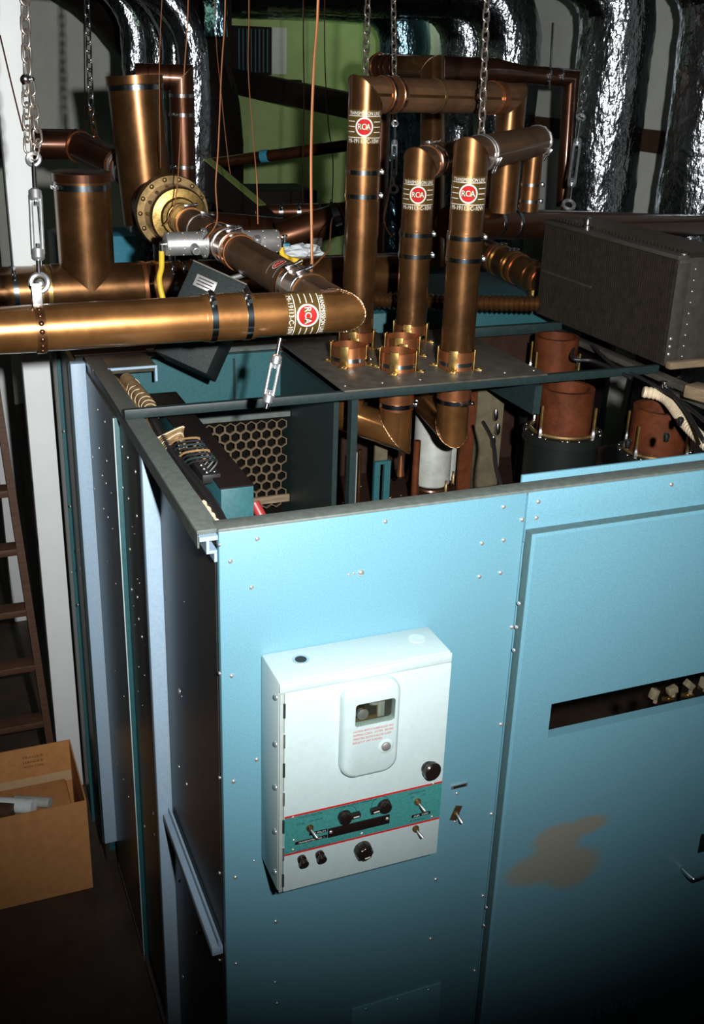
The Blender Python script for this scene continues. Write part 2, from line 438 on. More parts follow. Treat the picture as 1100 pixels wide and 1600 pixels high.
# ================================================================== transmitter cabinet
XR = 2.6
cab = thing('transmitter_cabinet', 'open topped blue grey steel transmitter cabinet filling the foreground', 'cabinet', (0.8, 0.7, 0.0))
FP = 0.006
bm = bm_(); box2(bm, 0.0, 0.718, 0.0, FP*4, 0.03, 2.0, 0.0025); front = obj('front_panel', bm, M_blue, cab)
FB = [(402,842),(393,918),(602,815),(564,895,1.2),(553,896,.5),(545,898,.5),(753,849),(787,844),(749,901),(782,895),(787,792),
      (401,1187),(360,877),(362,1056),(365,1221),(368,1371),(369,1506),(681,1374),(431,1440),(673,1467),(433,1568,.8),(430,1535,.7),(397,1345,.5)]
for b in FB:
    s = b[2] if len(b) > 2 else 0.85
    bolt(aY(b[0], b[1], 0.0), (0, -1, 0), front, 0.0068*s)
for b in [(800,980),(783,1132),(768,1272),(755,1400),(742,1517)]:
    bolt(aY(b[0], b[1], 0.0), (0, -1, 0), front, 0.006)
# removable plate at the foot of the panel
q = [aY(x, y, -0.003) for x, y in ((550,1582),(690,1535))]
bm = bm_(); box2(bm, q[0].x, q[1].x, -0.004, 0.002, q[0].z-0.26, q[1].z, 0.002); pl = obj('access_plate', bm, M_blue, front)
for x, y in ((688,1550),(655,1545),(556,1590)): bolt(aY(x, y, -0.004), (0, -1, 0), pl, 0.004) if False else None
for fx in (0.15, 0.5, 0.85): bolt((q[0].x+(q[1].x-q[0].x)*fx, -0.004, q[1].z-0.012), (0, -1, 0), pl, 0.004)
# header above the door
bm = bm_(); box2(bm, 0.7215, XR, -0.001, FP*4, 1.875, 2.0, 0.0025); hd = obj('header_panel', bm, M_blue, cab)
for b in [(841,784),(838,809),(816,812)]: bolt(aY(b[0], b[1], 0), (0, -1, 0), hd if b[0] > 820 else front, 0.0065)
for b in [(1049,757)]: bolt(aY(b[0], b[1], 0), (0, -1, 0), hd, 0.0065)
# hinge strip and rivets by the door
bm = bm_(); box2(bm, 0.7215, 0.78, 0.004, FP*4, 0.03, 1.874); st = obj('door_jamb', bm, M_blue, cab)
for b in [(811,943),(807,980),(803,1016),(760,1418),(756,1446)]: bolt(aY(b[0], b[1], -0.016), (-1, -0.3, 0), st, 0.0055)
# the door: slab with a slot through it
DZ0, DZ1, DX0, DX1, DF = 0.10, 1.908, 0.7245, 2.5, -0.034
SX0, SX1, SZ0, SZ1 = 0.829, 1.75, 1.336, 1.436
bm = bm_()
def rc(x0, x1, z0, z1, y): return [V((x0, y, z0)), V((x1, y, z0)), V((x1, y, z1)), V((x0, y, z1))]
bv = 0.006
loft(bm, [rc(SX0, SX1, SZ0, SZ1, -0.004), rc(SX0, SX1, SZ0, SZ1, DF), rc(DX0+bv, DX1-bv, DZ0+bv, DZ1-bv, DF),
          rc(DX0, DX1, DZ0, DZ1, DF+bv), rc(DX0, DX1, DZ0, DZ1, -0.002), rc(SX0, SX1, SZ0, SZ1, -0.004)][:5], False, False, False)
# door paint has a worn primer patch
M_door = M_blue.copy(); M_door.name = 'blue_grey_door_paint'
nt = M_door.node_tree; b = nt.nodes['Principled BSDF']
old = [l.from_socket for l in nt.links if l.to_socket == b.inputs['Base Color']][0]
tc = nt.nodes.new('ShaderNodeTexCoord')
def blob(cx, cz, rx, rz):
    mp = nt.nodes.new('ShaderNodeMapping'); mp.vector_type = 'POINT'
    mp.inputs['Location'].default_value = (-(cx-0.8)/rx, 0, -cz/rz); mp.inputs['Scale'].default_value = (1/rx, 0.0, 1/rz)
    nt.links.new(tc.outputs['Object'], mp.inputs['Vector'])
    ln = nt.nodes.new('ShaderNodeVectorMath'); ln.operation = 'LENGTH'; nt.links.new(mp.outputs['Vector'], ln.inputs[0])
    return ln.outputs['Value']
vals = [blob(0.905, 1.005, 0.090, 0.050), blob(0.985, 1.020, 0.075, 0.034), blob(0.875, 0.915, 0.135, 0.062), blob(0.960, 0.885, 0.095, 0.075), blob(0.90, 0.96, 0.08, 0.06)]
cur = vals[0]
for v in vals[1:]:
    mn = nt.nodes.new('ShaderNodeMath'); mn.operation = 'MINIMUM'; nt.links.new(cur, mn.inputs[0]); nt.links.new(v, mn.inputs[1]); cur = mn.outputs[0]
nz = nt.nodes.new('ShaderNodeTexNoise'); nz.inputs['Scale'].default_value = 180; nz.inputs['Detail'].default_value = 4
nt.links.new(tc.outputs['Object'], nz.inputs['Vector'])
ma = nt.nodes.new('ShaderNodeMath'); ma.operation = 'MULTIPLY_ADD'; ma.inputs[1].default_value = 0.9; nt.links.new(nz.outputs['Fac'], ma.inputs[0]); nt.links.new(cur, ma.inputs[2])
rp = nt.nodes.new('ShaderNodeMapRange'); rp.inputs['From Min'].default_value = 1.18; rp.inputs['From Max'].default_value = 1.5
rp.inputs['To Min'].default_value = 0.85; rp.inputs['To Max'].default_value = 0.0; nt.links.new(ma.outputs[0], rp.inputs['Value'])
mx = nt.nodes.new('ShaderNodeMix'); mx.data_type = 'RGBA'; nt.links.new(rp.outputs['Result'], mx.inputs['Factor'])
nt.links.new(old, mx.inputs[6]); mx.inputs[7].default_value = (0.26, 0.25, 0.19, 1); nt.links.new(mx.outputs[2], b.inputs['Base Color'])
door = obj('door', bm, M_door, cab, 30); door['label'] = 'blue grey door with a slot and a worn tan patch'
bm = bm_(); box2(bm, DX0-0.0015, DX0-0.0002, DF+0.007, -0.0005, DZ0, DZ1); box2(bm, DX0-0.0015, DX1, DF+0.007, -0.0015, DZ1+0.0002, DZ1+0.0015); obj('door_edge', bm, M_edge, door)  # strips in a darker grey-teal along the door's left and top edges
# handle
h = aY(1066, 1357, DF)
bm = bm_(); tube(bm, smooth_path([h + V((0, -0.004, 0)), h + V((0.0, -0.045, 0.002)), h + V((0.02, -0.05, 0)), h + V((0.10, -0.05, 0.012)), h + V((0.14, -0.03, 0.016)), h + V((0.14, 0.0, 0.016))], 5), 0.0075, 10); obj('handle', bm, M_steel, door)
bm = bm_(); box2(bm, h.x+0.045, h.x+0.10, DF-0.004, DF+0.002, h.z+0.045, h.z+0.11, 0.002); obj('latch_plate', bm, M_blackpr, door)
# louvre low on the door
lv = aY(900, 1590, DF)
for i in range(9):
    bm = bm_(); box(bm, (lv.x+0.055+i*0.022, DF-0.003, lv.z-0.10), (0.012, 0.008, 0.2), Matrix.Rotation(0.5, 3, 'Z'), 0.001); obj('louvre_slat', bm, M_blue, door)
# ceramic posts behind the slot, toned a dull tan
for i, (x, y) in enumerate(((1022,1084),(1050,1078),(1077,1070),(1100,1066))):
    p = aY(x, y, 0.07)
    bm = bm_(); box(bm, p, (0.020, 0.02, 0.030), Matrix.Rotation(0.3+i, 3, 'Y'), 0.003); lathe(bm, p + V((0.008, 0, -0.03)), (0, 0, 1), [(0, .006), (.02, .006)], 10)
    obj('insulator', bm, M_ceramic, cab)
for i, (x, y) in enumerate(((1036,1092),(1066,1086),(1092,1074))):
    p = aY(x, y, 0.09)
    bm = bm_(); lathe(bm, p, (0.3, -0.6, 0.3), [(0, .008), (.02, .008), (.02, .005), (.035, .005)], 10); obj('terminal_stud', bm, M_brass, cab)
# slim blue inner panel standing behind the front flange
q0 = aY(815, 742, 0.075)
bm = bm_(); box2(bm, q0.x, XR, 0.070, 0.078, 1.55, q0.z, 0.001); obj('inner_panel', bm, M_blue, cab)
# top flanges
bm = bm_(); box2(bm, -0.001, XR, 0.002, 0.052, 1.992, 2.006, 0.004); obj('top_flange', bm, M_flange, cab)
bm = bm_(); box2(bm, -0.042, 0.008, 0.012, 1.42, 1.994, 2.004, 0.002); box2(bm, -0.0415, -0.0375, 0.012, 1.42, 1.965, 1.9935); obj('top_flange', bm, M_flange, cab)
bm = bm_(); box2(bm, -0.045, 0.15, 1.262, 1.42, 1.985, 2.0035, 0.002); obj('corner_plate', bm, M_olive, cab)
bm = bm_(); box2(bm, 0.0, 0.15, 1.255, 1.262, 1.998, 2.005); box2(bm, 0.143, 0.15, 1.255, 1.2618, 1.955, 1.9975); box2(bm, 0.0, 0.005, 1.255, 1.2618, 1.965, 1.9975); obj('bracket', bm, M_bluelight, cab)
for x, y in ((244,1), (225,1)): pass
# open channel end at the front left corner
bm = bm_()
box2(bm, -0.040, -0.002, 0.000, 0.060, 1.984, 1.9935); box2(bm, -0.026, -0.020, 0.000, 0.06, 1.962, 1.9835)
box2(bm, -0.026, -0.004, 0.000, 0.06, 1.955, 1.9615); box2(bm, -0.010, -0.004, -0.000, 0.06, 1.935, 1.9545)
obj('channel_end', bm, M_bluelight, cab)
# left side: three bays stepping outwards, with posts between
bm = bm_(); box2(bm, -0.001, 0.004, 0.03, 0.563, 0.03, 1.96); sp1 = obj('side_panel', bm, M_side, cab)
bm = bm_(); box2(bm, -0.042, 0.0, 0.564, 0.60, 0.0, 1.964, 0.003); obj('post', bm, M_bluelight, cab)
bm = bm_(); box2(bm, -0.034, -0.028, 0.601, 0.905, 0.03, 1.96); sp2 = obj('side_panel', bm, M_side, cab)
bm = bm_(); box2(bm, -0.047, -0.026, 0.906, 0.92, 0.0, 1.963, 0.002); obj('post', bm, M_teal, cab)
bm = bm_(); box2(bm, -0.051, -0.0475, 0.902, 0.91, 0.0, 1.963, 0.001); obj('edge_strip', bm, M_white, cab)
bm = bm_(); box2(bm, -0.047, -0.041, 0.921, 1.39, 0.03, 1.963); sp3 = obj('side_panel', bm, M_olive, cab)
bm = bm_(); box2(bm, -0.092, -0.045, 1.391, 1.43, 0.13, 1.99, 0.003); obj('post', bm, M_bluelight, cab)
bm = bm_(); box2(bm, -0.099, -0.094, 1.40, 1.43, 0.13, 1.99); obj('post', bm, M_teal_dark, cab)
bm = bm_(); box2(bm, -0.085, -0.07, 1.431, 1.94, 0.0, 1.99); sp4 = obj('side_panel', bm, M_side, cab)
bm = bm_(); box2(bm, -0.096, -0.085, 1.70, 1.712, 0.0, 1.99); obj('edge_strip', bm, M_teal, cab)
# kick rail at the floor
bm = bm_(); box2(bm, -0.05, -0.04, 0.6, 1.39, 0.0, 0.03); obj('kick_rail', bm, M_olive, cab)
# horizontal rail low on the first bay
bm = bm_(); box2(bm, -0.030, -0.002, 0.02, 0.555, 0.86, 0.885, 0.002); box2(bm, -0.014, -0.008, 0.02, 0.555, 0.8855, 0.905); obj('side_rail', bm, M_bluelight, cab)
# rivets and screws on the side, positions read off the metalwork
S1 = [(281,1080,1.3),(284,1088,.5),(280,1198,.9),(292,1225,.9),(280,1376,1.1),(309,1459,1.2),(286,1526,1.1),(288,940,.3)]
for x, y, s in S1: bolt(aX(x, y, -0.001), (-1, 0, 0), sp1, 0.0055*s)
for y in (851, 877+175, 1215, 1364, 1500): bolt(aX(343, y, -0.004), (-1, -0.4, 0), front, 0.0045)
S2 = [(191,698),(200,715),(212,737),(192,762),(201,779),(214,806),(203,858),(196,893),(206,921),(215,933),(217,967),(222,995),(228,1008,.5),(205,1031,.6),(217,1042,.5),(226,1055,.5),(216,1080,.4),(223,1102,.4),(234,1125,.4),(240,1271),(226,1291),(242,1304),(210,834,.4),(207,823,.4),(222,845,.4),(215,905,.4),(218,911,.4),(209,947,.4),(211,976,.4)]
for b in S2: bolt(aX(b[0], b[1], -0.034), (-1, 0, 0), sp2, 0.0055*(b[2] if len(b) > 2 else .9))
S3 = [(153,640),(164,659),(139,702),(155,700),(145,714),(167,720),(160,743),(143,752),(166,755),(148,764),(138,786),(144,786),(162,795),(169,808),(174,770,.5),(176,826,.5),(168,877,.5),(181,912,.5),(180,1048,.5),(194,1088,.5),(184,1192,.5),(193,1218,.6),(201,1245,.7)]
for b in S3: bolt(aX(b[0], b[1], -0.047), (-1, 0, 0), sp3, 0.0052*(b[2] if len(b) > 2 else .9))
S4 = [(100,674),(110,791),(124,859),(126,889),(112,894,.7),(122,945,.5)]
for b in S4: bolt(aX(b[0], b[1], -0.0965), (-1, 0, 0), sp4, 0.005)
for b in [(131,679),(146,888),(155,984),(163,1076),(171,1164),(180,1245)]: bolt(aX(b[0], b[1], -0.047), (-1, -0.5, 0), sp3, 0.004)

# bars across the open top
bm = bm_(); box2(bm, -0.044, 1.64, 0.758, 0.776, 2.0045, 2.03, 0.002); obj('cross_bar', bm, M_teal_dark, cab)
bm = bm_(); box2(bm, 1.19, 1.66, 1.36, 1.385, 1.995, 2.03, 0.003); obj('cross_bar', bm, M_teal_dark, cab)
bm = bm_(); box2(bm, 1.625, 1.665, 0.053, 1.40, 1.985, 2.0035, 0.003); obj('top_flange', bm, M_plate, cab)
bm = bm_(); box2(bm, 0.16, 1.70, 1.42, 1.47, 1.985, 2.004, 0.003); obj('top_flange', bm, M_flange, cab)
# inner walls, deck and partitions
bm = bm_(); box2(bm, 0.01, 0.60, 1.40, 1.415, 1.2, 1.984); bk = obj('inner_back_wall', bm, M_teal, cab)
bm = bm_(); box2(bm, 0.60, 1.70, 1.44, 1.452, 0.3, 1.984); obj('inner_back_wall', bm, M_deck, cab)
bm = bm_(); box2(bm, 0.596, 0.612, 0.90, 1.40, 1.2, 1.98); obj('partition', bm, M_teal_dark, cab)
bm = bm_(); box2(bm, 0.008, 0.60, 0.05, 1.398, 1.18, 1.20); obj('deck', bm, M_deck, cab)
bm = bm_(); box2(bm, 0.615, 2.58, 0.08, 1.43, 1.48, 1.50); obj('deck', bm, M_deck, cab)
bm = bm_(); box2(bm, 2.585, 2.6, 0.03, 1.44, 0.02, 1.98); obj('side_panel', bm, M_side, cab)
bm = bm_(); tube(bm, [(0.435, 1.399, 1.25), (0.435, 1.399, 1.97)], 0.004, 8); obj('seam', bm, M_teal_dark, cab)
# brown insulating boards in the middle bay
for x0, x1, y0 in ((1.17, 1.22, 1.16), (1.235, 1.34, 1.18)):
    bm = bm_(); box2(bm, x0, x1, y0, y0+0.012, 1.50, 1.93); obj('insulating_board', bm, M_board if x0 > 1.2 else M_copper_red, cab)
# black bar brackets under the plate
bm = bm_(); box2(bm, 0.612, 0.632, 0.80, 0.83, 1.5, 2.0); obj('frame_upright', bm, M_teal_dark, cab)
bm = bm_(); box2(bm, 0.86, 0.882, 1.10, 1.114, 1.5, 1.66); box2(bm, 0.825, 0.845, 1.10, 1.114, 1.5, 1.66); box2(bm, 0.825, 0.882, 1.0995, 1.1145, 1.6605, 1.67); obj('bracket', bm, M_teal, cab)
bm = bm_(); box2(bm, 0.83, 0.875, 1.115, 1.125, 1.665, 1.79); obj('insulating_board', bm, M_board, cab)
bm = bm_(); tube(bm, [(0.77, 1.1, 1.5), (0.77, 1.1, 1.72)], 0.006, 10); obj('stand_off', bm, M_copper, cab)
bm = bm_(); tube(bm, [(0.745, 1.08, 1.53), (0.745, 1.08, 1.72)], 0.008, 10); obj('stand_off', bm, M_grey, cab)
bm = bm_(); tube(bm, [(0.95, 1.05, 1.5), (0.95, 1.05, 1.75)], 0.012, 10); obj('stand_off', bm, M_copper_red, cab)
bm = bm_(); lathe(bm, (0.90, 1.06, 1.62), (0, 0, 1), [(0, .004), (.01, .012), (.05, .007), (.08, .003)], 12); obj('stand_off', bm, M_copper_bright, cab)
for k in range(26):
    p = V((random.uniform(0.66, 1.15), random.uniform(0.9, 1.4), 1.50))
    bolt(p, (0, 0, 1), cab, random.choice((0.004, 0.005, 0.007)), random.choice((M_steel, M_steel, M_brass)))
for k in range(5):
    bm = bm_(); x = 0.66 + k*0.018; z = random.uniform(1.62, 1.8)
    tube(bm, smooth_path([(x, 1.30, 1.50), (x+random.uniform(-.02, .02), 1.28, (1.5+z)/2), (x+.02, 1.32, z)], 5), 0.004, 6); obj('wire', bm, random.choice((M_teal, M_red, M_tan)), cab)
# honeycomb grille
gx0, gx1, gz0, gz1, gy = 0.285, 0.594, 1.47, 1.792, 1.30
bm = bm_(); hx = 0.0355; row = hx*math.sqrt(3)/2
nr = int((gz1-gz0)/row)
for j in range(nr+1):
    for i in range(-1, int((gx1-gx0)/hx)+1):
        cx = gx0 + (i + 0.5 + (0.5 if j % 2 else 0))*hx; cz = gz0 + (j+0.5)*row
        if cx < gx0 + 0.3*hx or cx > gx1 - 0.3*hx or cz > gz1: continue
        out = [V((cx + hx/math.sqrt(3)*math.sin(k*PI/3), gy, cz + hx/math.sqrt(3)*math.cos(k*PI/3))) for k in range(6)]
        inn = [V((cx + hx*0.475*math.sin(k*PI/3), gy, cz + hx*0.475*math.cos(k*PI/3))) for k in range(6)]
        inb = [p + V((0, 0.008, 0)) for p in inn]
        loft(bm, [out, inn, inb], False, False, False)
gr = obj('honeycomb_grille', bm, M_grille, cab); gr['label'] = 'tan honeycomb grille'
bm = bm_(); box2(bm, gx0, gx1, gy-0.012, gy-0.001, gz1, gz1+0.016); obj('grille_rail', bm, M_flange, cab)
bm = bm_(); box2(bm, gx0+0.14, gx1, gy-0.012, gy-0.002, 1.487, 1.512); obj('grille_rail', bm, M_woodtan, cab)
bm = bm_(); box2(bm, gx0, gx1, gy+0.06, gy+0.07, 1.3, gz1); obj('grille_dark_sheet', bm, M_void, cab)  # added black sheet: the dark behind the holes is put into its colour
# teal relay box inside
bm = bm_(); box2(bm, 0.095, 0.175, 0.33, 1.12, 1.62, 1.955, 0.002); rbx = obj('relay_box', bm, M_teal, cab)
bm = bm_(); box2(bm, 0.094, 0.176, 0.331, 1.121, 1.9555, 1.959, 0.001); obj('box_dark_top', bm, M_blackduct, rbx)  # thin near-black sheet covering the top of the teal box
bm = bm_(); lathe(bm, (0.10, 1.10, 1.90), (1, -0.6, 0.2), [(0, 0.045), (0.035, 0.045), (0.045, 0.03)], 20); obj('rotary_switch', bm, M_black, cab)
# red strap
bm = bm_(); tube(bm, smooth_path([(0.185, 0.36, 1.90), (0.205, 0.33, 1.85), (0.215, 0.26, 1.80), (0.21, 0.2, 1.74)], 6), 0.013, 10); obj('red_strap', bm, M_red, cab)
# wiring harness along the left flange
hp = [(0.040, 0.06, 1.945), (0.050, 0.25, 1.955), (0.043, 0.50, 1.957), (0.050, 0.75, 1.95), (0.062, 1.0, 1.952), (0.052, 1.24, 1.965), (0.03, 1.36, 1.965)]
bm = bm_(); tube(bm, smooth_path(hp, 6), 0.016, 10); hr = obj('wiring_harness', bm, M_rubber, cab)
bm = bm_(); tube(bm, smooth_path([V(p) + V((-0.022, 0, -0.006)) for p in hp], 6), 0.012, 10); obj('cable', bm, M_tan, hr)
bm = bm_(); tube(bm, smooth_path([(0.055, 0.90, 1.96), (0.066, 1.0, 1.965), (0.052, 1.24, 1.972)], 6), 0.021, 12); obj('laced_sleeve', bm, M_tan, hr)
for k in range(8):
    y = 0.93 + k*0.037; bm = bm_(); torus(bm, (0.058+0.004*math.sin(k), y, 1.966), (0, 1, 0), 0.0215, 0.0012, 16, 5); obj('lacing', bm, M_cream, hr)
for k in range(12):
    bm = bm_(); y0 = 0.10 + k*0.012; z = 1.957
    tube(bm, smooth_path([(0.012, y0, z), (0.022+0.004*(k % 3), y0+0.004, z+0.014), (0.036, y0+0.006, z)], 4), 0.0035, 6); obj('wire', bm, M_cream, hr)
for k in range(7):
    bm = bm_(); y0 = 0.62 + k*0.016
    tube(bm, smooth_path([(0.03, y0, 1.96), (0.07+0.006*k, y0+0.03, 1.975), (0.085, y0-0.03+0.005*k, 1.96), (0.075, y0-0.07, 1.94)], 5), 0.0028, 6); obj('wire', bm, M_cream if k % 3 == 0 else M_tan, hr)
# terminal strip on the relay box
bm = bm_(); box2(bm, 0.07, 0.115, 0.40, 0.60, 1.945, 1.968, 0.002); ts = obj('terminal_strip', bm, M_rubber, cab)
for k in range(7):
    bolt((0.085, 0.42+k*0.026, 1.968), (0, 0, 1), ts, 0.008, M_steel); bolt((0.104, 0.42+k*0.026, 1.968), (0, 0, 1), ts, 0.006, M_steel)
for k in range(8):
    bm = bm_(); y0 = 0.41+k*0.024
    tube(bm, smooth_path([(0.09, y0, 1.972), (0.11, y0+0.01, 1.995), (0.06, y0+0.04, 1.985), (0.045, y0+0.06, 1.965)], 5), 0.003, 6); obj('wire', bm, (M_rubber, M_teal_dark, M_rubber, M_tan)[k % 4], ts)
for k in range(4): bolt((0.095, 0.72+0.02*k, 1.957), (0, 0, 1), cab, 0.008, M_steel)
# ---- tube sockets in the right bay
def socket(c, rz, hgt, copper_r):
    c = V(c)
    bm = bm_(); lathe(bm, (c.x, c.y, 1.502), (0, 0, 1), [(0, rz*0.97), (hgt-0.03, rz*0.97), (hgt-0.03, rz*1.06), (hgt, rz*1.06), (hgt, rz*0.8), (hgt-0.02, rz*0.8)], 32); can = obj('tube_socket', bm, M_can, cab)
    zt = 1.502 + hgt
    bm = bm_(); lathe(bm, (c.x, c.y, zt), (0, 0, 1), [(0, copper_r), (0.14, copper_r), (0.14, copper_r*0.8), (0.1, copper_r*0.8)], 32); obj('anode_sleeve', bm, M_copper_red, can)
    bm = bm_(); torus(bm, (c.x, c.y, zt+0.004), (0, 0, 1), rz*0.86, 0.006, 32, 6); obj('clamp_ring', bm, M_brass_old, can)
    for k in range(8):
        a = 2*PI*k/8 + 0.35
        p = V((c.x + rz*0.97*math.cos(a), c.y + rz*0.97*math.sin(a), zt))
        if k % 2 == 0:
            bm = bm_(); tube(bm, [p, p + V((0, 0, 0.10))], 0.005, 8); s_ = obj('stud', bm, M_brass, can)
            bm = bm_(); lathe(bm, p + V((0, 0, -0.012)), (0, 0, 1), [(0, .008), (.03, .008), (.034, .006), (.045, .006)], 6); obj('stud_nut', bm, M_steel, can)
        else: bolt(p, (0, 0, 1), can, 0.008, M_steel)
    for k in range(14):
        a = 2*PI*k/14 + 0.1
        bolt((c.x + rz*1.0*math.cos(a), c.y + rz*1.0*math.sin(a), zt), (0, 0, 1), can, 0.0045, M_steel)
socket((1.335, 0.80), 0.118, 0.33, 0.085)
socket((1.56, 0.62), 0.112, 0.30, 0.085)
socket((1.50, 1.14), 0.105, 0.40, 0.075)
# ribbed cream hose and dark cables in the right bay
def ribbed(parent, pts, r, m, name, pitch=0.012, amp=0.18):
    sp = smooth_path(pts, 10); L = [0]
    for a, b_ in zip(sp, sp[1:]): L.append(L[-1] + (b_-a).length)
    n = max(4, int(L[-1]/(pitch/2))); P = []
    for k in range(n+1):
        s = L[-1]*k/n; i = 0
        while i < len(L)-2 and L[i+1] < s: i += 1
        P.append(sp[i].lerp(sp[i+1], (s-L[i])/max(1e-9, L[i+1]-L[i])))
    bm = bm_(); tube(bm, P, r, 14, True, [r*(1 + (amp if k % 2 else 0)) for k in range(n+1)])
    return obj(name, bm, m, parent, 25)
hp = [aZ(1005, 612, 1.99), aZ(1040, 622, 1.98), aZ(1072, 662, 1.97), aZ(1110, 700, 1.95)]
ribbed(cab, hp, 0.016, M_cream, 'ribbed_hose', 0.014, 0.15)
for pts in ([(925,540),(960,572),(1000,590),(1060,625),(1110,665)], [(900,535),(895,560),(930,565),(985,590)], [(1040,605),(1070,640),(1100,690)], [(755,660),(770,690),(775,730),(783,760)]):
    bm = bm_(); tube(bm, smooth_path([aZ(x, y, 2.012 if x > 880 else 1.9) for x, y in pts], 6), 0.006, 8); obj('cable', bm, M_rubber, cab)
for x, y in ((1037,606), (895,541), (1062,665), (980,700), (1040,690)):
    bm = bm_(); p = aZ(x, y, 2.006); lathe(bm, p, (0, 0, 1), [(0, .006), (.012, .009), (.02, .009), (.024, .005)], 10); obj('cable_clip', bm, M_steel, cab)
# little probe fittings with a lead
for x, y in ((775,640), (778,662), (771,682)):
    bm = bm_(); p = aY(x, y, 1.15); lathe(bm, p, (0.05, 0, -1), [(0, .005), (.012, .009), (.03, .009), (.04, .004)], 10); obj('connector', bm, M_steel, cab)
# dark beam frames round the right bay
bm = bm_(); box2(bm, 1.205, 1.23, 0.78, 1.36, 1.90, 1.99); obj('frame_rail', bm, M_teal_dark, cab)

# ---- control box on the front panel
cb = thing('control_box', 'pale enamel control box with knobs and toggles on the blue front panel', 'control box', (0.289, -0.06, 1.147))
BX0, BX1, BZ0, BZ1, BD = 0.0885, 0.4887, 1.147, 1.7005, -0.1264
bm = bm_(); box2(bm, BX0, BX1, BD+0.004, -0.0005, BZ0, BZ1, 0.006); obj('body', bm, M_white, cb)
bm = bm_(); box2(bm, BX0+0.012, BX1-0.0015, BD-0.0025, BD+0.0038, BZ0+0.002, BZ1-0.026, 0.002); cd = obj('front_door', bm, M_white, cb)
bm = bm_(); box2(bm, BX0+0.001, BX1-0.001, BD-0.0015, BD+0.0038, BZ1-0.0245, BZ1-0.002, 0.002); obj('top_lip', bm, M_white, cb)
bm = bm_(); box2(bm, BX0+0.002, BX0+0.011, BD-0.001, BD+0.0035, BZ0+0.002, BZ1-0.027, 0.001); hg = obj('hinge', bm, M_boxside, cb)
for k in range(7):
    z = BZ1 - 0.05 - k*0.075
    bm = bm_(); tube(bm, [(BX0+0.0115, BD-0.002, z), (BX0+0.0115, BD-0.002, z-0.035)], 0.0028, 8); obj('hinge_knuckle', bm, M_zinc if k % 2 else M_teal_dark, hg)
for px, py in ((432,1090),(431,1162),(432,1232),(431,1300),(432,1366)):
    bolt(V((BX0, BD+0.018, aX(px, py, BX0).z)), (-1, 0, 0), cb, 0.0075)
f = lambda x, y: aY(x, y, BD-0.0025)
p = aZ(470, 1031, BZ1)
bm = bm_(); lathe(bm, p + V((0, 0, -0.001)), (0, 0, 1), [(0, .0185), (.0025, .0185), (.0025, .013)], 24); kk = obj('cable_entry', bm, M_zinc, cb)
bm = bm_(); lathe(bm, p + V((0, 0, 0.0005)), (0, 0, 1), [(0, .0128), (.0015, .0128)], 24); obj('entry_hole', bm, M_blackpr, kk)
p = aZ(651, 998, BZ1)
bm = bm_(); lathe(bm, p + V((0, 0, -0.001)), (0, 0, 1), [(0, .02), (.002, .019)], 24); obj('knockout', bm, M_white, cb)
# meter bezel with its window
def rr(x0, x1, z0, z1, r, y, n=6):
    pts = []
    for cx, cz, a0 in ((x1-r, z1-r, 0), (x0+r, z1-r, PI/2), (x0+r, z0+r, PI), (x1-r, z0+r, 1.5*PI)):
        for k in range(n+1):
            a = a0 + PI/2*k/n; pts.append(V((cx + r*math.cos(a), y, cz + r*math.sin(a))))
    return pts
ex0 = f(530, 1130).x; ex1 = f(620, 1108).x; ez1 = f(575, 1060).z; ez0 = f(572, 1203).z
wx0 = f(549, 1110).x; wx1 = f(611, 1095).x; wz1 = f(580, 1087).z; wz0 = f(580, 1122).z
yf = BD - 0.0026
bm = bm_()
loft(bm, [rr(ex0, ex1, ez0, ez1, 0.035, yf), rr(ex0+.0005, ex1-.0005, ez0+.0005, ez1-.0005, 0.035, yf-0.013), rr(ex0+.004, ex1-.004, ez0+.004, ez1-.004, 0.032, yf-0.021),
          rr(ex0+.011, ex1-.011, ez0+.011, ez1-.011, 0.027, yf-0.024), rr(wx0, wx1, wz0, wz1, 0.008, yf-0.024), rr(wx0, wx1, wz0, wz1, 0.008, yf-0.002)], False, False, False)
bz = obj('relay_cover', bm, M_white, cb, 50)
bm = bm_(); bm.faces.new([bm.verts.new(q) for q in rr(wx0-.002, wx1+.002, wz0-.002, wz1+.002, 0.008, yf-0.003)]); obj('window_back', bm, M_olive, bz)
bm = bm_(); loft(bm, [rr(wx0+.0005, wx1-.0005, wz0+.0005, wz1-.0005, 0.0075, yf-0.0215), rr(wx0+.0005, wx1-.0005, wz0+.0005, wz1-.0005, 0.0075, yf-0.020)]); obj('window_pane', bm, M_glass, bz)
bm = bm_(); wc = (wx0+wx1)/2; wz = (wz0+wz1)/2; lathe(bm, (wx0+0.022, yf-0.004, wz-0.006), (0, -1, 0), [(0, .013), (.008, .013), (.011, .008)], 20); obj('relay_coil', bm, M_alu, bz)
bm = bm_(); box(bm, (wc+0.018, yf-0.009, wz), (0.016, 0.009, 0.038), None, 0.002); box(bm, (wc+0.006, yf-0.008, wz+0.014), (0.03, 0.006, 0.008), None, 0.001); obj('relay_arm', bm, M_grey, bz)
bm = bm_(); box(bm, (wc-0.01, yf-0.006, wz-0.019), (0.06, 0.006, 0.010), None, 0.001); obj('relay_base', bm, M_brass_old, bz)
for k in range(4):
    bm = bm_(); lathe(bm, (wx0+0.01+0.015*k, yf-0.005, wz+0.012-0.004*(k % 2)), (0, -1, 0), [(0, .004), (.006, .003)], 8); obj('relay_contact', bm, M_brass, bz)
p = f(596, 1156)
bm = bm_(); lathe(bm, (p.x, yf-0.0243, p.z), (0, -1, 0), [(0, .0185), (.0008, .0175), (0.0012, 0.0115)], 24, False); obj('button_dish', bm, M_white, bz)
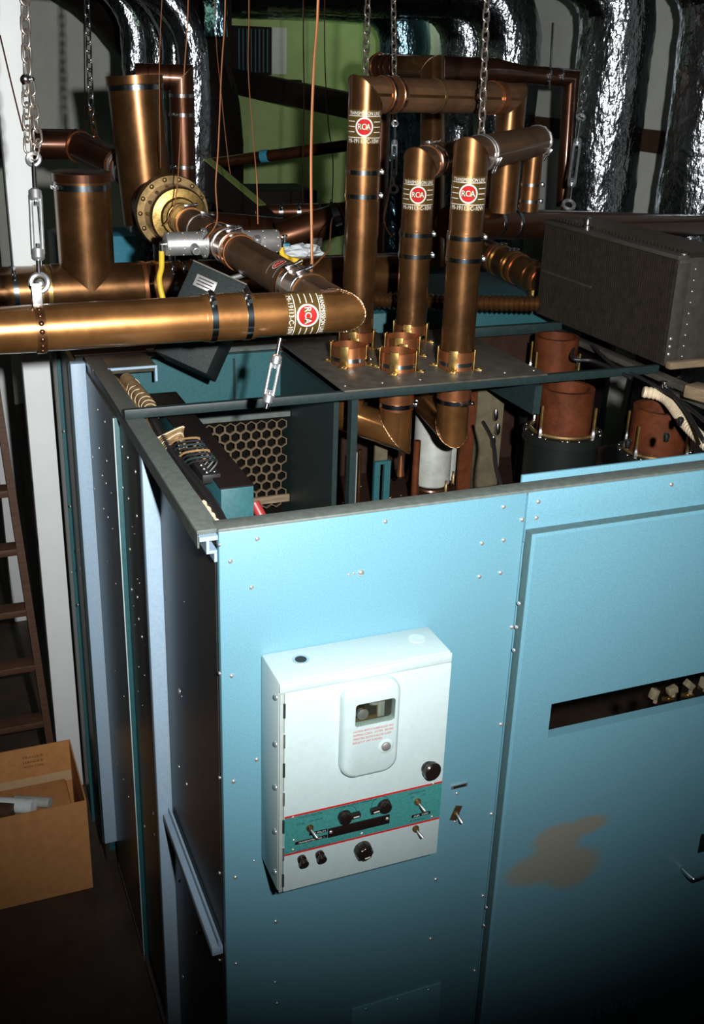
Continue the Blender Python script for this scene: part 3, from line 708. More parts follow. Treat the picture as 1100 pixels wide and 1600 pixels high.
bm = bm_(); lathe(bm, (p.x, yf-0.0243, p.z), (0, -1, 0), [(0, .0105), (.004, .0105), (.006, .007)], 20); obj('reset_button', bm, M_alu, bz)
mp = planemap((0, yf-0.0246, 0), (1, 0, 0), (0, 0, 1), (0, -1, 0)); bm = bm_()
tz = wz0 - 0.010
for k, (s, w_) in enumerate((('CAUTION: REMOVE RUBBER BLOCK AND', 0.094), ('SHIPPING SCREW   SYSTEM   BEFORE', 0.094), ('OPERATING. BLOCK IS HELD BY CLAMP', 0.090), ('REPLACE IF UNIT IS MOVED.', 0.070))):
    text_on(bm, s, mp(0), wx0 + w_/2 - 0.004, tz - 0.0095*k, 0.0055, w_)
obj('caution_lettering', bm, M_redpr, bz)
# round black latch knob
p = f(668, 1199)
bm = bm_(); lathe(bm, (p.x, BD-0.002, p.z), (0.15, -1, 0.1), [(0, .017), (.006, .017), (.006, .0145), (.012, .0145), (.012, .021), (.024, .0215), (.027, .018)], 28); obj('latch_knob', bm, M_black, cd)
# teal stripe
s_tl = f(443, 1277); s_tr = f(691, 1221); s_bl = f(442, 1336); s_br = f(685, 1279)
zt = (s_tl.z + s_tr.z)/2; zb = (s_bl.z + s_br.z)/2; X0 = BX0+0.0135; X1 = BX1-0.003
bm = bm_(); box2(bm, X0, X1, BD-0.0036, BD-0.0027, zb, zt); stp = obj('teal_stripe', bm, M_stripe, cb)
for z in (zt-0.0005, zb+0.0005):
    bm = bm_(); box2(bm, X0, X1, BD-0.0042, BD-0.0037, z-0.0022, z+0.0022); obj('red_line', bm, M_redpr, stp)
fs = lambda x, y, d=0.0037: aY(x, y, BD-d)
for x, y in ((458,1277),(677,1224),(459,1313),(458,1328),(675,1276),(565,1303),(566,1302)): bolt(fs(x, y), (0, -1, 0), stp, 0.0035)
# black blank plate with two screws, and engraved tags
def strip_between(p0, p1, h, name, m, parent, d=0.0037, t=0.0012):
    p0 = fs(*p0); p1 = fs(*p1); bm = bm_(); box2(bm, p0.x, p1.x, BD-d-t, BD-d, (p0.z+p1.z)/2-h/2, (p0.z+p1.z)/2+h/2, 0.0003); return obj(name, bm, m, parent), (p0+p1)/2, (p1-p0).x
bp, c_, w_ = strip_between((512, 1301), (608, 1279), 0.024, 'blank_plate', M_black, stp, t=0.003)
for x, y in ((517,1300),(605,1279)): bolt(fs(x, y, 0.0067), (0, -1, 0), bp, 0.0045)
mp = planemap((0, BD-0.0052, 0), (1, 0, 0), (0, 0, 1), (0, -1, 0))
for p0, p1, s in (((461,1318),(511,1306),'TRANSMITTER   NO. 1'), ((483,1303),(511,1297),'TV FILM'), ((643,1276),(672,1269),'AIR  OFF')):
    t_, c_, w_ = strip_between(p0, p1, 0.008, 'engraved_tag', M_black, stp)
    bm = bm_(); text_on(bm, s, mp(0), c_.x, c_.z, 0.0042, w_*0.8); obj('lettering', bm, M_whitepr, t_)
mp = planemap((0, BD-0.0039, 0), (1, 0, 0), (0, 0, 1), (0, -1, 0)); bm = bm_()
for x, y, s, w_ in ((485,1274,'CONTROL SELECTOR',0.055),(470,1287,'LOCAL',0.018),(494,1281,'OFF  REMOTE',0.03),(556,1256,'POWER OUTPUT OPERATION',0.10),(651,1238,'CONTROL POWER',0.042),(644,1246,'OFF',0.01),(663,1241,'ON',0.008),(655,1257,'',0),(652,1281,'PLATE POWER',0.036),(490,1324,'REMOTE CONTROL INTERLOCK',0.08),(566,1297,'ADJUST',0.02)):
    if s: q = fs(x, y); text_on(bm, s, mp(0), q.x, q.z, 0.005, w_)
for x, y in ((543,1272),(594,1257)):
    q = fs(x, y)
    for k in range(20):
        a0 = -0.6 + 3.9*k/20; a1 = -0.6 + 3.9*(k+1)/20; r0, r1 = 0.0215, 0.0225
        bm.faces.new([bm.verts.new(mp(0)(q.x + r*math.cos(a), q.z + r*math.sin(a))) for r, a in ((r0, a0), (r1, a0), (r1, a1), (r0, a1))])
obj('lettering', bm, M_blackpr, stp)
# pointer knobs
for x, y, ang in ((538,1275, -0.05), (600,1258, PI-0.1)):
    q = fs(x, y)
    R = Matrix.Rotation(ang, 3, 'Y')
    bm = bm_(); lathe(bm, (q.x, BD-0.0037, q.z), (0, -1, 0), [(0, .0165), (.012, .015), (.016, .012)], 24)
    box(bm, V((q.x, BD-0.011, q.z)) + R @ V((0.018, 0, 0)), (0.036, 0.012, 0.013), R, 0.003); kn = obj('pointer_knob', bm, M_black, stp)
    bm = bm_(); box(bm, V((q.x, BD-0.0178, q.z)) + R @ V((0.024, 0, 0)), (0.014, 0.0015, 0.0015), R); obj('pointer_line', bm, M_whitepr, kn)
def toggle(x, y, parent, d=0.0037, s=1.0):
    q = aY(x, y, BD-d) if d < 0.05 else aY(x, y, 0)
    y0 = q.y
    bm = bm_(); lathe(bm, (q.x, y0, q.z), (0, -1, 0), [(0, .0085*s), (.003, .0085*s), (.003, .006*s), (.009, .006*s), (.010, .004*s)], 12); tg = obj('toggle_switch', bm, M_brass_old, parent)
    bm = bm_(); lathe(bm, (q.x, y0-0.009, q.z), (0.45, -1, -0.55), [(0, .0025*s), (.018*s, .004*s), (.022*s, .003*s)], 10); obj('toggle_lever', bm, M_zinc, tg)
toggle(484, 1293, stp); toggle(652, 1252, stp)
toggle(649, 1294, cb, 0.0027)
for x, y in ((471,1341),(499,1334)):
    q = f(x, y); bm = bm_(); lathe(bm, (q.x, BD-0.0026, q.z), (0, -1, -0.05), [(0, .0105), (.006, .0105), (.006, .0075), (.014, .0075), (.014, .0105), (.022, .0105), (.024, .008)], 18); obj('push_button', bm, M_black, cb)
q = f(566, 1326)
bm = bm_(); n = 40
prof = [(0, .0215, 0), (.010, .021, .0012), (.020, .019, .0012), (.023, .016, .0005)]
loft(bm, [[V((q.x + (r + w_*math.cos(8*2*PI*k/n))*math.cos(2*PI*k/n), BD-0.0026-t, q.z + (r + w_*math.cos(8*2*PI*k/n))*math.sin(2*PI*k/n))) for k in range(n)] for t, r, w_ in prof]); kn = obj('fluted_knob', bm, M_black, cb)
bm = bm_(); box(bm, (q.x+0.004, BD-0.0262, q.z-0.009), (0.013, 0.001, 0.0022), Matrix.Rotation(-0.15, 3, 'Y')); obj('pointer_line', bm, M_whitepr, kn)
# tag and toggle on the panel beside the box
q = aY(717, 1227, 0)
bm = bm_(); box(bm, (q.x, -0.002, q.z), (0.046, 0.004, 0.011), None, 0.001); tgp = obj('engraved_tag', bm, M_zinc, front)
bm = bm_(); box(bm, (q.x, -0.0045, q.z), (0.034, 0.001, 0.007)); obj('tag_inset', bm, M_blackpr, tgp)
bolt(aY(714, 1240, 0), (0, -1, 0), front, 0.005)
q = aY(712, 1270, 0)
bm = bm_(); box(bm, (q.x, -0.001, q.z), (0.020, 0.002, 0.044), Matrix.Rotation(0.35, 3, 'Y'), 0.0005); swp = obj('switch_plate', bm, M_brass_old, front)
bm = bm_(); lathe(bm, (q.x, -0.001, q.z), (0, -1, 0), [(0, .008), (.006, .0075), (.010, .004)], 12); obj('toggle_switch', bm, M_brass_old, front)
bm = bm_(); lathe(bm, (q.x, -0.010, q.z), (0.25, -1, -0.6), [(0, .003), (.02, .0045), (.024, .003)], 10); obj('toggle_lever', bm, M_zinc, front)
bolt(aY(711, 1284, 0), (0, -1, 0), front, 0.004)

# ---- mounting plate with collars
pl = thing('mounting_plate', 'grey brown square plate with copper pipe collars across the open cabinet', 'plate', (0.89, 0.99, 2.031))
bm = bm_(); box2(bm, 0.566, 1.222, 0.745, 1.352, 2.031, 2.037, 0.001); obj('plate', bm, M_plate, pl)
for x in (0.585, 0.70, 0.82, 1.10, 1.20): bolt((x, 1.33, 2.037), (0, 0, 1), pl, 0.005); bolt((x, 0.79, 2.037), (0, 0, 1), pl, 0.004)
RP = 0.050
COL = [(0.783, 1.190), (0.993, 1.236), (0.986, 0.888), (0.689, 1.021), (0.894, 1.080), (0.806, 0.916)]
for i, (x, y) in enumerate(COL):
    open_ = i >= 3; r0 = RP+0.004; hgt = 0.055
    bm = bm_(); lathe(bm, (x, y, 2.0375), (0, 0, 1), [(0, r0-0.002), (0, r0), (hgt, r0), (hgt, r0-0.002), (0.0, r0-0.002)], 36, False); col = obj('collar', bm, M_copper_bright, pl)
    if open_:
        bm = bm_(); lathe(bm, (x, y, 2.0375), (0, 0, 1), [(0, .001), (0, r0-0.003), (0.004, r0-0.003)], 30, False); obj('collar_bottom', bm, M_blackpr, col)
    hose_clamp(pl, (x, y, 2.037+0.018), (0, 0, 1), r0, (0.5, -1, 0) if i == 3 else ((-1, 0.1, 0) if i == 4 else (0, 1, 0)), 0.012)
    for k in range(4):
        a = PI/4 + k*PI/2 + 0.12; d = V((math.cos(a), math.sin(a), 0)); Rz = Matrix.Rotation(a, 3, 'Z')
        bm = bm_(); box(bm, V((x, y, 2.037+0.031)) + d*(r0+0.002), (0.003, 0.026, 0.062), Rz, 0.0006); box(bm, V((x, y, 2.0385)) + d*(r0+0.014), (0.026, 0.028, 0.003), Rz, 0.0006)
        br = obj('bracket', bm, M_brass, col)
        bolt(V((x, y, 2.040)) + d*(r0+0.016), (0, 0, 1), col, 0.008, M_brass_old)

# ================================================================== copper transmission line
CAMD = lambda p: (CAM - V(p))
def pipe(name, label, pts, r, m, cat='pipe', base=None, n=32, group=None, seams=True, bead_m=None, radii=None):
    t = thing(name, label, cat, base or pts[0], group)
    bm = bm_(); tube(bm, pts, r, n, True, radii); obj('tube', bm, m, t)
    if seams:
        for i in range(1, len(pts)-1):
            mitre_bead(t, pts[i], V(pts[i])-V(pts[i-1]), V(pts[i+1])-V(pts[i]), r, 0.0014, bead_m)
    return t
# big pipe in front, elbow, back to the brass flange
E0 = (0.402, 0.400, 2.345)
bp = thing('front_transmission_pipe', 'bright copper pipe crossing the left foreground with a mitred elbow', 'pipe', (-0.25, 0.40, 2.295))
bm = bm_(); tube(bm, [(-1.3, 0.40, 2.338), E0, (0.402, 2.05, 2.345)], RP, 40)
o = obj('tube', bm, M_copper_gold, bp); o.data.materials.append(M_copper_dull)
for pl_ in o.data.polygons:      # the run towards the back is dull and dusty
    if pl_.center.y + 0.40 > 0.62: pl_.material_index = 1
mitre_bead(bp, E0, (1, 0, 0), (0, 1, 0), RP, 0.0022, M_solder)
XA = V((1, 0, 0)); YA = V((0, 1, 0)); ZA = V((0, 0, 1))
lx = aY(481, 487, 0.35).x
pipe_label(bp, (lx, 0.40, 2.3445), (1, 0, 0), CAMD((lx, 0.40, 2.345)) + V((0, 0, -0.35)), RP)
for x, px in ((aY(333, 490, 0.37).x, 0), (aY(388, 488, 0.37).x, 0)): hose_clamp(bp, (x, 0.40, 2.3445), (1, 0, 0), RP+0.003, (0, -0.35, 1), 0.014)
xm = (aY(333, 490, 0.37).x + aY(388, 488, 0.37).x)/2
bm = bm_(); band(bm, (xm, 0.40, 2.3445), XA, RP, 0.115, 0.003, 40); obj('coupling', bm, M_copper_gold, bp)
for px, py in ((395,468),(338,475),(352,473),(40,452)):
    p = aY(px, py, 0.36)
# perforated hanger strap
sx = aY(62, 500, 0.38).x
bm = bm_(); band(bm, (sx, 0.40, 2.342), XA, RP, 0.020, 0.0035, 36); hs = obj('hanger_strap', bm, M_copper, bp)
for s in (-1, 1):
    bm = bm_(); box(bm, (sx, 0.40+s*0.010, 2.342+RP+0.018), (0.02, 0.003, 0.05), None, 0.0005); obj('strap_ear', bm, M_zinc, hs)
for k in range(7):
    a = -0.9 + k*0.33
    d = V((0, -math.cos(a), math.sin(a))); bolt(V((sx, 0.40, 2.342)) + d*(RP+0.003), d, hs, 0.006, M_copper_dark)
# couplings on the run towards the back
def yring(y, w=0.02, m=None, R=RP): 
    bm = bm_(); band(bm, (0.402, y, 2.345), YA, R, w, 0.004, 36); return obj('ring', bm, m or M_copper_gold, bp)
hose_clamp(bp, (0.402, 0.60, 2.345), YA, RP+0.003, (-0.4, 0, 1)); hose_clamp(bp, (0.402, 0.675, 2.345), YA, RP+0.003, (-0.45, 0, 1))
yring(0.64, 0.12, M_copper_gold); bead(bp, (0.402, 0.702, 2.345), YA, RP+0.003, 0.0022)
# round red decal on top of the pipe
mp = cylmap((0.402, 0.77, 2.345), YA, (-0.5, -0.2, 1), RP)
bm = bm_(); disc_on(bm, mp(0.0012), 0, 0, 0.018); rd = obj('label', bm, M_redpr, bp); rd['label'] = 'round red decal'
bm = bm_(); disc_on(bm, mp(0.0013), 0, 0, 0.0205, 28, 0.018); text_on(bm, 'RCA', mp(0.0018), 0, 0, 0.012, 0.026)
for v in (-0.03, 0.03): rect_on(bm, mp(0.0012), -0.04, 0.04, v-0.001, v+0.001, 10)
obj('lettering', bm, M_whitepr, rd)
for y in (1.20, 1.235, 1.34, 1.46): bead(bp, (0.402, y, 2.345), YA, RP+0.003, 0.003, M_copper_bright)
yring(1.27, 0.13, M_copper_gold); yring(1.42, 0.10, M_copper_dark)
hose_clamp(bp, (0.402, 1.255, 2.345), YA, RP+0.004, (-0.25, 0, 1), 0.012, M_steel); hose_clamp(bp, (0.402, 1.33, 2.345), YA, RP+0.004, (0.1, 0, 1), 0.012, M_steel)
hose_clamp(bp, (0.402, 1.66, 2.345), YA, RP, (0.2, 0, 1), 0.012, M_steel); hose_clamp(bp, (0.402, 1.82, 2.345), YA, RP+0.003, (-0.1, 0, 1), 0.012, M_brass)
yring(1.86, 0.13, M_copper_gold); bead(bp, (0.402, 1.80, 2.345), YA, RP+0.004, 0.003, M_copper_bright)
for y in (1.88, 1.91): bead(bp, (0.402, y, 2.345), YA, RP+0.003, 0.003, M_brass_old)
# brass reducer flange
bm = bm_(); lathe(bm, (0.402, 1.971, 2.345), YA, [(0, .0985), (.014, .103), (.104, .105), (.104, .132), (.119, .135), (.139, .135), (.139, .04)], 48); fl = obj('reducer_flange', bm, M_brass_old, bp)
bm = bm_(); lathe(bm, (0.402, 1.955, 2.345), YA, [(0, .052), (0, .064), (.012, .070), (.0155, .098), (.0155, .05)], 48, False); obj('flange_face', bm, M_brass, fl)
bm = bm_(); band(bm, (0.402, 2.03, 2.345), YA, 0.1045, 0.08, 0.0015, 44); obj('flange_throat', bm, M_copper_dark, fl)
for k in range(14):
    a = 2*PI*k/14; bolt((0.402 + 0.120*math.cos(a), 2.075, 2.345 + 0.120*math.sin(a)), (0, -1, 0), fl, 0.009, M_brass_old)
# directional coupler cylinders either side of the pipe
for s, lab in ((-1, 'left'), (1, 'right')):
    dc = thing('coupler_probe', 'grey cylindrical probe on the %s side of the copper pipe%s' % (lab, ', with yellow taped lead' if s < 0 else ', before the crumpled paper'), 'coupler', (0.402+s*0.10, 1.40, 2.31), 'coupler probes on the front pipe')
    ax = V((s, 0, 0)); c0 = V((0.402, 1.40, 2.345)) + ax*(RP+0.004)
    bm = bm_(); lathe(bm, c0, ax, [(0, .030), (0, .046), (.008, .046), (.008, .036), (.125, .036), (.128, .034)], 32); obj('housing', bm, M_alu, dc)
    for k in range(8):
        a = 2*PI*k/8+0.3; d = V((0, math.cos(a), math.sin(a)))
        bolt(c0 + ax*0.008 + d*0.041, ax, dc, 0.0035); 
        for t in (0.03, 0.075, 0.12): bolt(c0 + ax*t + d*0.036, d, dc, 0.003)
    bm = bm_(); p = c0 + ax*0.045 + V((0, -0.03, -0.006)); lathe(bm, p, (0, -1, -0.25 if s < 0 else 1.2), [(0, .014), (.03, .014), (.034, .012)], 18); kn = obj('side_plug', bm, M_alu, dc)
    bm = bm_(); lathe(bm, p, (0, -1, -0.25 if s < 0 else 1.2), [(.0342, .004), (.0345, .0095), (.037, .0095), (.037, .005)], 14); obj('plug_ring', bm, M_zinc, kn)
    bm = bm_(); lathe(bm, c0 + ax*0.128, ax, [(0, .012), (.008, .012), (.008, .008), (.016, .008)], 12); lathe(bm, c0 + ax*0.138, (0, 0, -1), [(0, .009), (.03, .008)], 10); obj('connector', bm, M_steel, dc)
    pts = [c0 + ax*0.14 + V((0, 0, -0.02)), c0 + ax*0.142 + V((0, 0, -0.07)), c0 + ax*0.150 + V((0.0, 0, -0.12)), c0 + ax*0.13 + V((0, -0.03, -0.24))] if s < 0 else [c0 + ax*0.14 + V((0, 0, -0.02)), c0 + ax*0.15 + V((0.0, 0.0, -0.05)), c0 + ax*0.19 + V((0.02, 0, -0.07))]
    bm = bm_(); tube(bm, smooth_path(pts, 6), 0.009, 10); obj('taped_lead', bm, M_yellow, dc)

# risers
def riser(lab, x, y, ztop, rest, clampz, labz, name='transmission_riser', sd=(1, -0.35, 0.0)):
    t = thing(name, lab, 'pipe', (x, y, 2.045), 'copper risers on the mounting plate')
    pts = [(x, y, 2.045), (x, y, ztop)] + rest
    bm = bm_(); tube(bm, pts, RP, 36); o = obj('tube', bm, M_copper, t); o.data.materials.append(M_copper_dull)
    for pl_ in o.data.polygons:
        if abs(pl_.normal.z) > 0.02 and pl_.center.z > ztop - 2.045 - 0.07 and pl_.center.xy.length > 0.12: pl_.material_index = 1
    for i in range(1, len(pts)-1): mitre_bead(t, pts[i], V(pts[i])-V(pts[i-1]), V(pts[i+1])-V(pts[i]), RP, 0.0014, M_copper)
    for z in clampz: hose_clamp(t, (x, y, z), ZA, RP+0.003, sd, 0.013)
    if clampz:
        bm = bm_(); band(bm, (x, y, sum(clampz)/2), ZA, RP, abs(clampz[0]-clampz[1])+0.03, 0.003, 36); obj('coupling', bm, M_copper, t)
    pipe_label(t, (x, y, labz), ZA, CAMD((x, y, labz)), RP)
    return t
zpx = lambda x, y, py, px: aY(px, py, y).z
r1 = riser('tallest copper riser, left of three, with red decal near the top', 0.783, 1.19, 2.795, [(1.452, 1.50, 2.781), (1.452, 1.50, 2.405)], (zpx(.783, 1.19, 268, 568), zpx(.783, 1.19, 305, 566)), zpx(.783, 1.19, 197, 569))
r2 = riser('middle copper riser with red decal, leaning elbow running behind its neighbour', 0.993, 1.236, 2.595, [(1.55, 1.793, 2.595), (1.55, 1.793, 2.385)], (zpx(.993, 1.236, 365, 649), zpx(.993, 1.236, 398, 648)), zpx(.993, 1.236, 302, 648))
r3 = riser('right copper riser with red decal and a slanting top pipe', 0.986, 0.888, 2.650, [(1.535, 1.437, 2.650)], (zpx(.986, .888, 370, 724), zpx(.986, .888, 404, 722)), zpx(.986, .888, 300, 728))
# collars on the horizontal runs
q1 = V((0.783, 1.19, 2.795)); D1 = (V((1.452, 1.50, 2.781)) - q1).normalized()
for t_ in (0.08, 0.125): hose_clamp(r1, q1 + D1*t_, D1, RP+0.003, (0, 1, 0.2), 0.010, M_steel, False)
bm = bm_(); band(bm, q1 + D1*0.102, D1, RP, 0.075, 0.0025); obj('coupling', bm, M_copper_bright, r1)
bm = bm_(); band(bm, q1 + D1*0.645, D1, RP, 0.03, 0.003); obj('coupling', bm, M_copper_bright, r1); bead(r1, q1 + D1*0.62, D1, RP+0.002, 0.003)
bm = bm_(); band(bm, q1 + D1*0.32, D1, RP, 0.012, 0.0015); obj('tape_ring', bm, M_brass_old, r1)
D45 = V((1, 1, 0)).normalized()
for s in (0.075, 0.115): hose_clamp(r2, V((0.993, 1.236, 2.595)) + D45*s, D45, RP+0.003, (-0.2, 0, 1), 0.010, M_band)
bm = bm_(); band(bm, V((0.993, 1.236, 2.595)) + D45*0.095, D45, RP, 0.075, 0.0025); obj('coupling', bm, M_copper_bright, r2)
for s in (0.08, 0.105): hose_clamp(r3, V((0.986, 0.888, 2.65)) + D45*s, D45, RP+0.001, (1, -1, -0.5), 0.009, M_steel)
bm = bm_(); tube(bm, [(1.50, 1.402, 2.63), (1.50, 1.402, 2.42)], 0.033, 24); obj('drop_tube', bm, M_copper, r3)
hose_clamp(r3, V((0.986, 0.888, 2.65)) + D45*0.755, D45, RP+0.001, (1, -1, -1), 0.014, M_steel)
for z in (2.455, 2.51): hose_clamp(r3, (1.50, 1.402, z), ZA, 0.034, (1, -0.3, 0), 0.010, M_steel)
# ---- copper U bend under the plate
ub = thing('copper_u_bend', 'copper U bend hanging under the mounting plate', 'pipe', (0.75, 0.97, 1.80))
A1 = V((0.689, 1.021, 0)); A2 = V((0.806, 0.916, 0)); zu = 1.868
pts = [V((A1.x, A1.y, 2.03)), V((A1.x, A1.y, zu)), V((A2.x, A2.y, zu-0.03)), V((A2.x, A2.y, 2.03))]
bm = bm_(); tube(bm, pts, RP, 36); obj('tube', bm, M_copper_gold, ub)
mitre_bead(ub, pts[1], pts[1]-pts[0], pts[2]-pts[1], RP, 0.0018, M_solder); mitre_bead(ub, pts[2], pts[2]-pts[1], pts[3]-pts[2], RP, 0.0018, M_solder)
bm = bm_(); band(bm, (A2.x, A2.y, 1.965), ZA, RP, 0.10, 0.003, 36); obj('coupling', bm, M_copper_bright, ub)
hose_clamp(ub, (A2.x, A2.y, 1.93), ZA, RP+0.003, (0.9, -0.5, 0), 0.014, M_band)
bm = bm_(); band(bm, (A1.x, A1.y, 1.985), ZA, RP, 0.06, 0.003, 36); obj('coupling', bm, M_copper_bright, ub)
lb = thing('copper_elbow', 'copper elbow below the plate under the right riser', 'pipe', (0.986, 0.888, 1.80))
pts = [V((0.986, 0.888, 2.03)), V((0.986, 0.888, 1.845)), V((1.03, 1.15, 1.845))]
bm = bm_(); tube(bm, pts, RP, 36); obj('tube', bm, M_copper_gold, lb); mitre_bead(lb, pts[1], pts[1]-pts[0], pts[2]-pts[1], RP, 0.0018, M_solder)
bm = bm_(); band(bm, (0.986, 0.888, 1.975), ZA, RP, 0.09, 0.003, 36); obj('coupling', bm, M_copper_bright, lb)
hose_clamp(lb, (0.986, 0.888, 1.935), ZA, RP+0.003, (0.1, -1, 0), 0.014, M_band)
# grey cans on the deck
gc = thing('grey_canister', 'grey metal canister standing on the deck behind the copper elbow', 'canister', (1.105, 1.24, 1.5))
bm = bm_(); lathe(bm, (1.105, 1.24, 1.515), ZA, [(0, .062), (.006, .067), (.33, .067), (.34, .06)], 36); obj('can', bm, M_grey, gc)
bm = bm_(); torus(bm, (1.105, 1.24, 1.508), ZA, 0.075, 0.007, 36, 8); obj('base_ring', bm, M_copper_dark, gc)
for k in range(5): a = k*1.25 - 2.6; bm = bm_(); p = V((1.105 + .085*math.cos(a), 1.24 + .085*math.sin(a), 1.50)); lathe(bm, p, ZA, [(0, .006), (.03, .006), (.033, .004), (.05, .004)], 8); obj('stud', bm, M_brass_old, gc)
gt = thing('grey_tube', 'slim pale grey tube standing just right of the canister', 'tube', (1.195, 1.28, 1.5))
bm = bm_(); lathe(bm, (1.195, 1.28, 1.5), ZA, [(0, .030), (.43, .030), (.43, .026)], 24); obj('tube', bm, M_grey, gt)
bm = bm_(); lathe(bm, (1.195, 1.28, 1.93), ZA, [(0, .01), (.03, .01), (.03, .006), (.05, .006)], 12); obj('cap_stud', bm, M_steel, gt)

# ---- tanks and heavy pipes at the left
t1 = thing('copper_cylinder', 'tall copper cylinder with steel band rising above the brass flange', 'cylinder', (0.372, 2.36, 2.25))
ca = V((0.372, 2.36, 2.27)); tilt = V((-0.055, 0.05, 1)).normalized(); ctop = ca + tilt*0.535
bm = bm_(); tube(bm, [V((0.402, 2.05, 2.345)), V((0.39, 2.30, 2.345))], 0.10, 36); obj('inlet', bm, M_copper_dark, t1)
bm = bm_(); lathe(bm, ca, tilt, [(0, .098), (.50, .102), (.505, .106), (.535, .106), (.535, .095)], 44); obj('shell', bm, M_copper, t1)
hose_clamp(t1, ca + tilt*0.495, tilt, 0.1025, (1, 0.4, 0), 0.022)
bm = bm_(); tube(bm, smooth_path([aD(253, 0, 3.7), aD(249, 100, 3.75), aD(250, 205, 3.85), aD(251, 262, 3.95)], 4), 0.0016, 6); o = obj('hanging_wire', bm, M_wire); tag(o, 'thin copper wire in front of the tall copper cylinder', 'wire', 'hanging copper wires')
t2 = thing('copper_cylinder', 'capped copper cylinder with blue steel band teed into the pipe behind', 'cylinder', tuple(aY(138, 450, 1.85)))
cb_ = aY(138, 450, 1.85); zc = cb_.z; ztk = aY(138, 270, 1.85).z
n = 44; RT = 0.093
rings = []
for zt_ in (None, ztk-0.035, ztk):
    ring = []
    for k in range(n):
        a = 2*PI*k/n; dx = RT*math.cos(a); dy = RT*math.sin(a)
        z = zc + abs(dx)*0.92 if zt_ is None else zt_
        ring.append(V((cb_.x + dx, cb_.y + dy, z)))
    rings.append(ring)
bm = bm_(); loft(bm, rings, False, False, True); obj('shell', bm, M_copper, t2)
bm = bm_(); lathe(bm, (cb_.x, cb_.y, ztk-0.024), ZA, [(0, RT+.001), (0, RT+.005), (.026, RT+.005), (.028, RT+.002), (.028, 0.01)], 44, False); obj('cap', bm, M_copper_dark, t2)
hose_clamp(t2, (cb_.x, cb_.y, ztk-0.042), ZA, RT, (-1, -0.25, 0), 0.020)
p10 = thing('rear_transmission_pipe', 'heavy copper pipe running behind the front pipe under the capped cylinder', 'pipe', (0.2, 1.85, zc-0.09))
bm = bm_(); tube(bm, [(-0.9, 1.85, zc), (1.22, 1.85, zc)], 0.082, 40); obj('tube', bm, M_copper, p10)
for x in (-0.12, -0.09, 0.235, 0.275, 0.42): 
    bm = bm_(); band(bm, (x, 1.85, zc), XA, 0.082, 0.014, 0.003, 36); obj('ring', bm, M_copper_bright if x > 0 else M_brass, p10)
for x in (-0.20, 0.335, 0.375): hose_clamp(p10, (x, 1.85, zc), XA, 0.082, (0, -0.6, 1), 0.016)
bm = bm_(); band(bm, (-0.05, 1.85, zc), XA, 0.082, 0.05, 0.004); obj('coupling', bm, M_copper, p10)

# pipe with a bend at the far left
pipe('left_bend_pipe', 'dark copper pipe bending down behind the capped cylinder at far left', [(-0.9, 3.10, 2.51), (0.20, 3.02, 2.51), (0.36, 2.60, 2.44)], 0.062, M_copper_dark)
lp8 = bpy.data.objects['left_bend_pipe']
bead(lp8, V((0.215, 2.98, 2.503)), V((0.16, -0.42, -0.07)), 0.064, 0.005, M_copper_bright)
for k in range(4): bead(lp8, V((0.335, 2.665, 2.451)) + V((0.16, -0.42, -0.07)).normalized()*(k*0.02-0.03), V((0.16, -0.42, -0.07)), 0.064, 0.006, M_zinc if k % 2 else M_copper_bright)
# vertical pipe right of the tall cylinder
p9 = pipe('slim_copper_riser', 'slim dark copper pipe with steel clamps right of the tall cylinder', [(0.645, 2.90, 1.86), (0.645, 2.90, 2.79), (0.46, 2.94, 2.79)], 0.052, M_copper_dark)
for py, g in ((150,0),(180,1),(262,1),(288,0)):
    z = aY(287, py, 2.85).z; hose_clamp(p9, (0.645, 2.90, z), ZA, 0.052, (-1, -0.4, 0), 0.014, M_steel, bool(g))
bm = bm_(); band(bm, (0.645, 2.90, aY(287, 165, 2.85).z), ZA, 0.051, 0.09, 0.002); obj('coupling', bm, M_copper_dark, p9)
# far pipes right of the risers
p4 = pipe('rear_vertical_pipe', 'dark copper vertical pipe with mitred top between the risers', [aD(676, 420, 4.5), aD(676, 107, 4.5), aD(588, 104, 4.75)], 0.052, M_copper)
p5a = aD(590, 104, 4.75); p5b = aD(770, 112, 5.15); p5c = aD(815, 116, 5.25); p5d = aD(893, 122, 5.4)
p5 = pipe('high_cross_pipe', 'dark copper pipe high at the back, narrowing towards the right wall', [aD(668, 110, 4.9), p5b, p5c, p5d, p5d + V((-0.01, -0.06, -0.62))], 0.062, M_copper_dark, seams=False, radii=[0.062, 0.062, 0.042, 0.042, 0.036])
dd = (aD(676, 107, 4.5) - p5a).normalized()
bead(p4, p5a + dd*0.015, dd, 0.055, 0.005, M_copper_bright)
for k in (0.06, 0.09, 0.13): bm = bm_(); band(bm, p5a + dd*k, dd, 0.052, 0.02, 0.004); obj('coupling', bm, M_copper_dark, p4)
hose_clamp(p5, p5c + (p5d-p5c)*0.45, p5d-p5c, 0.042, (0, -1, 0.4), 0.016, M_band); hose_clamp(p5, p5c + (p5d-p5c)*0.7, p5d-p5c, 0.042, (0, -1, 0.4), 0.016, M_band)
pipe('rear_vertical_pipe', 'dark copper pipe dropping from the left end of the high cross pipe', [p5a + dd*0.03 - ZA*0.02, p5a + dd*0.03 + V((0, -0.02, -0.9))], 0.045, M_copper_dark)
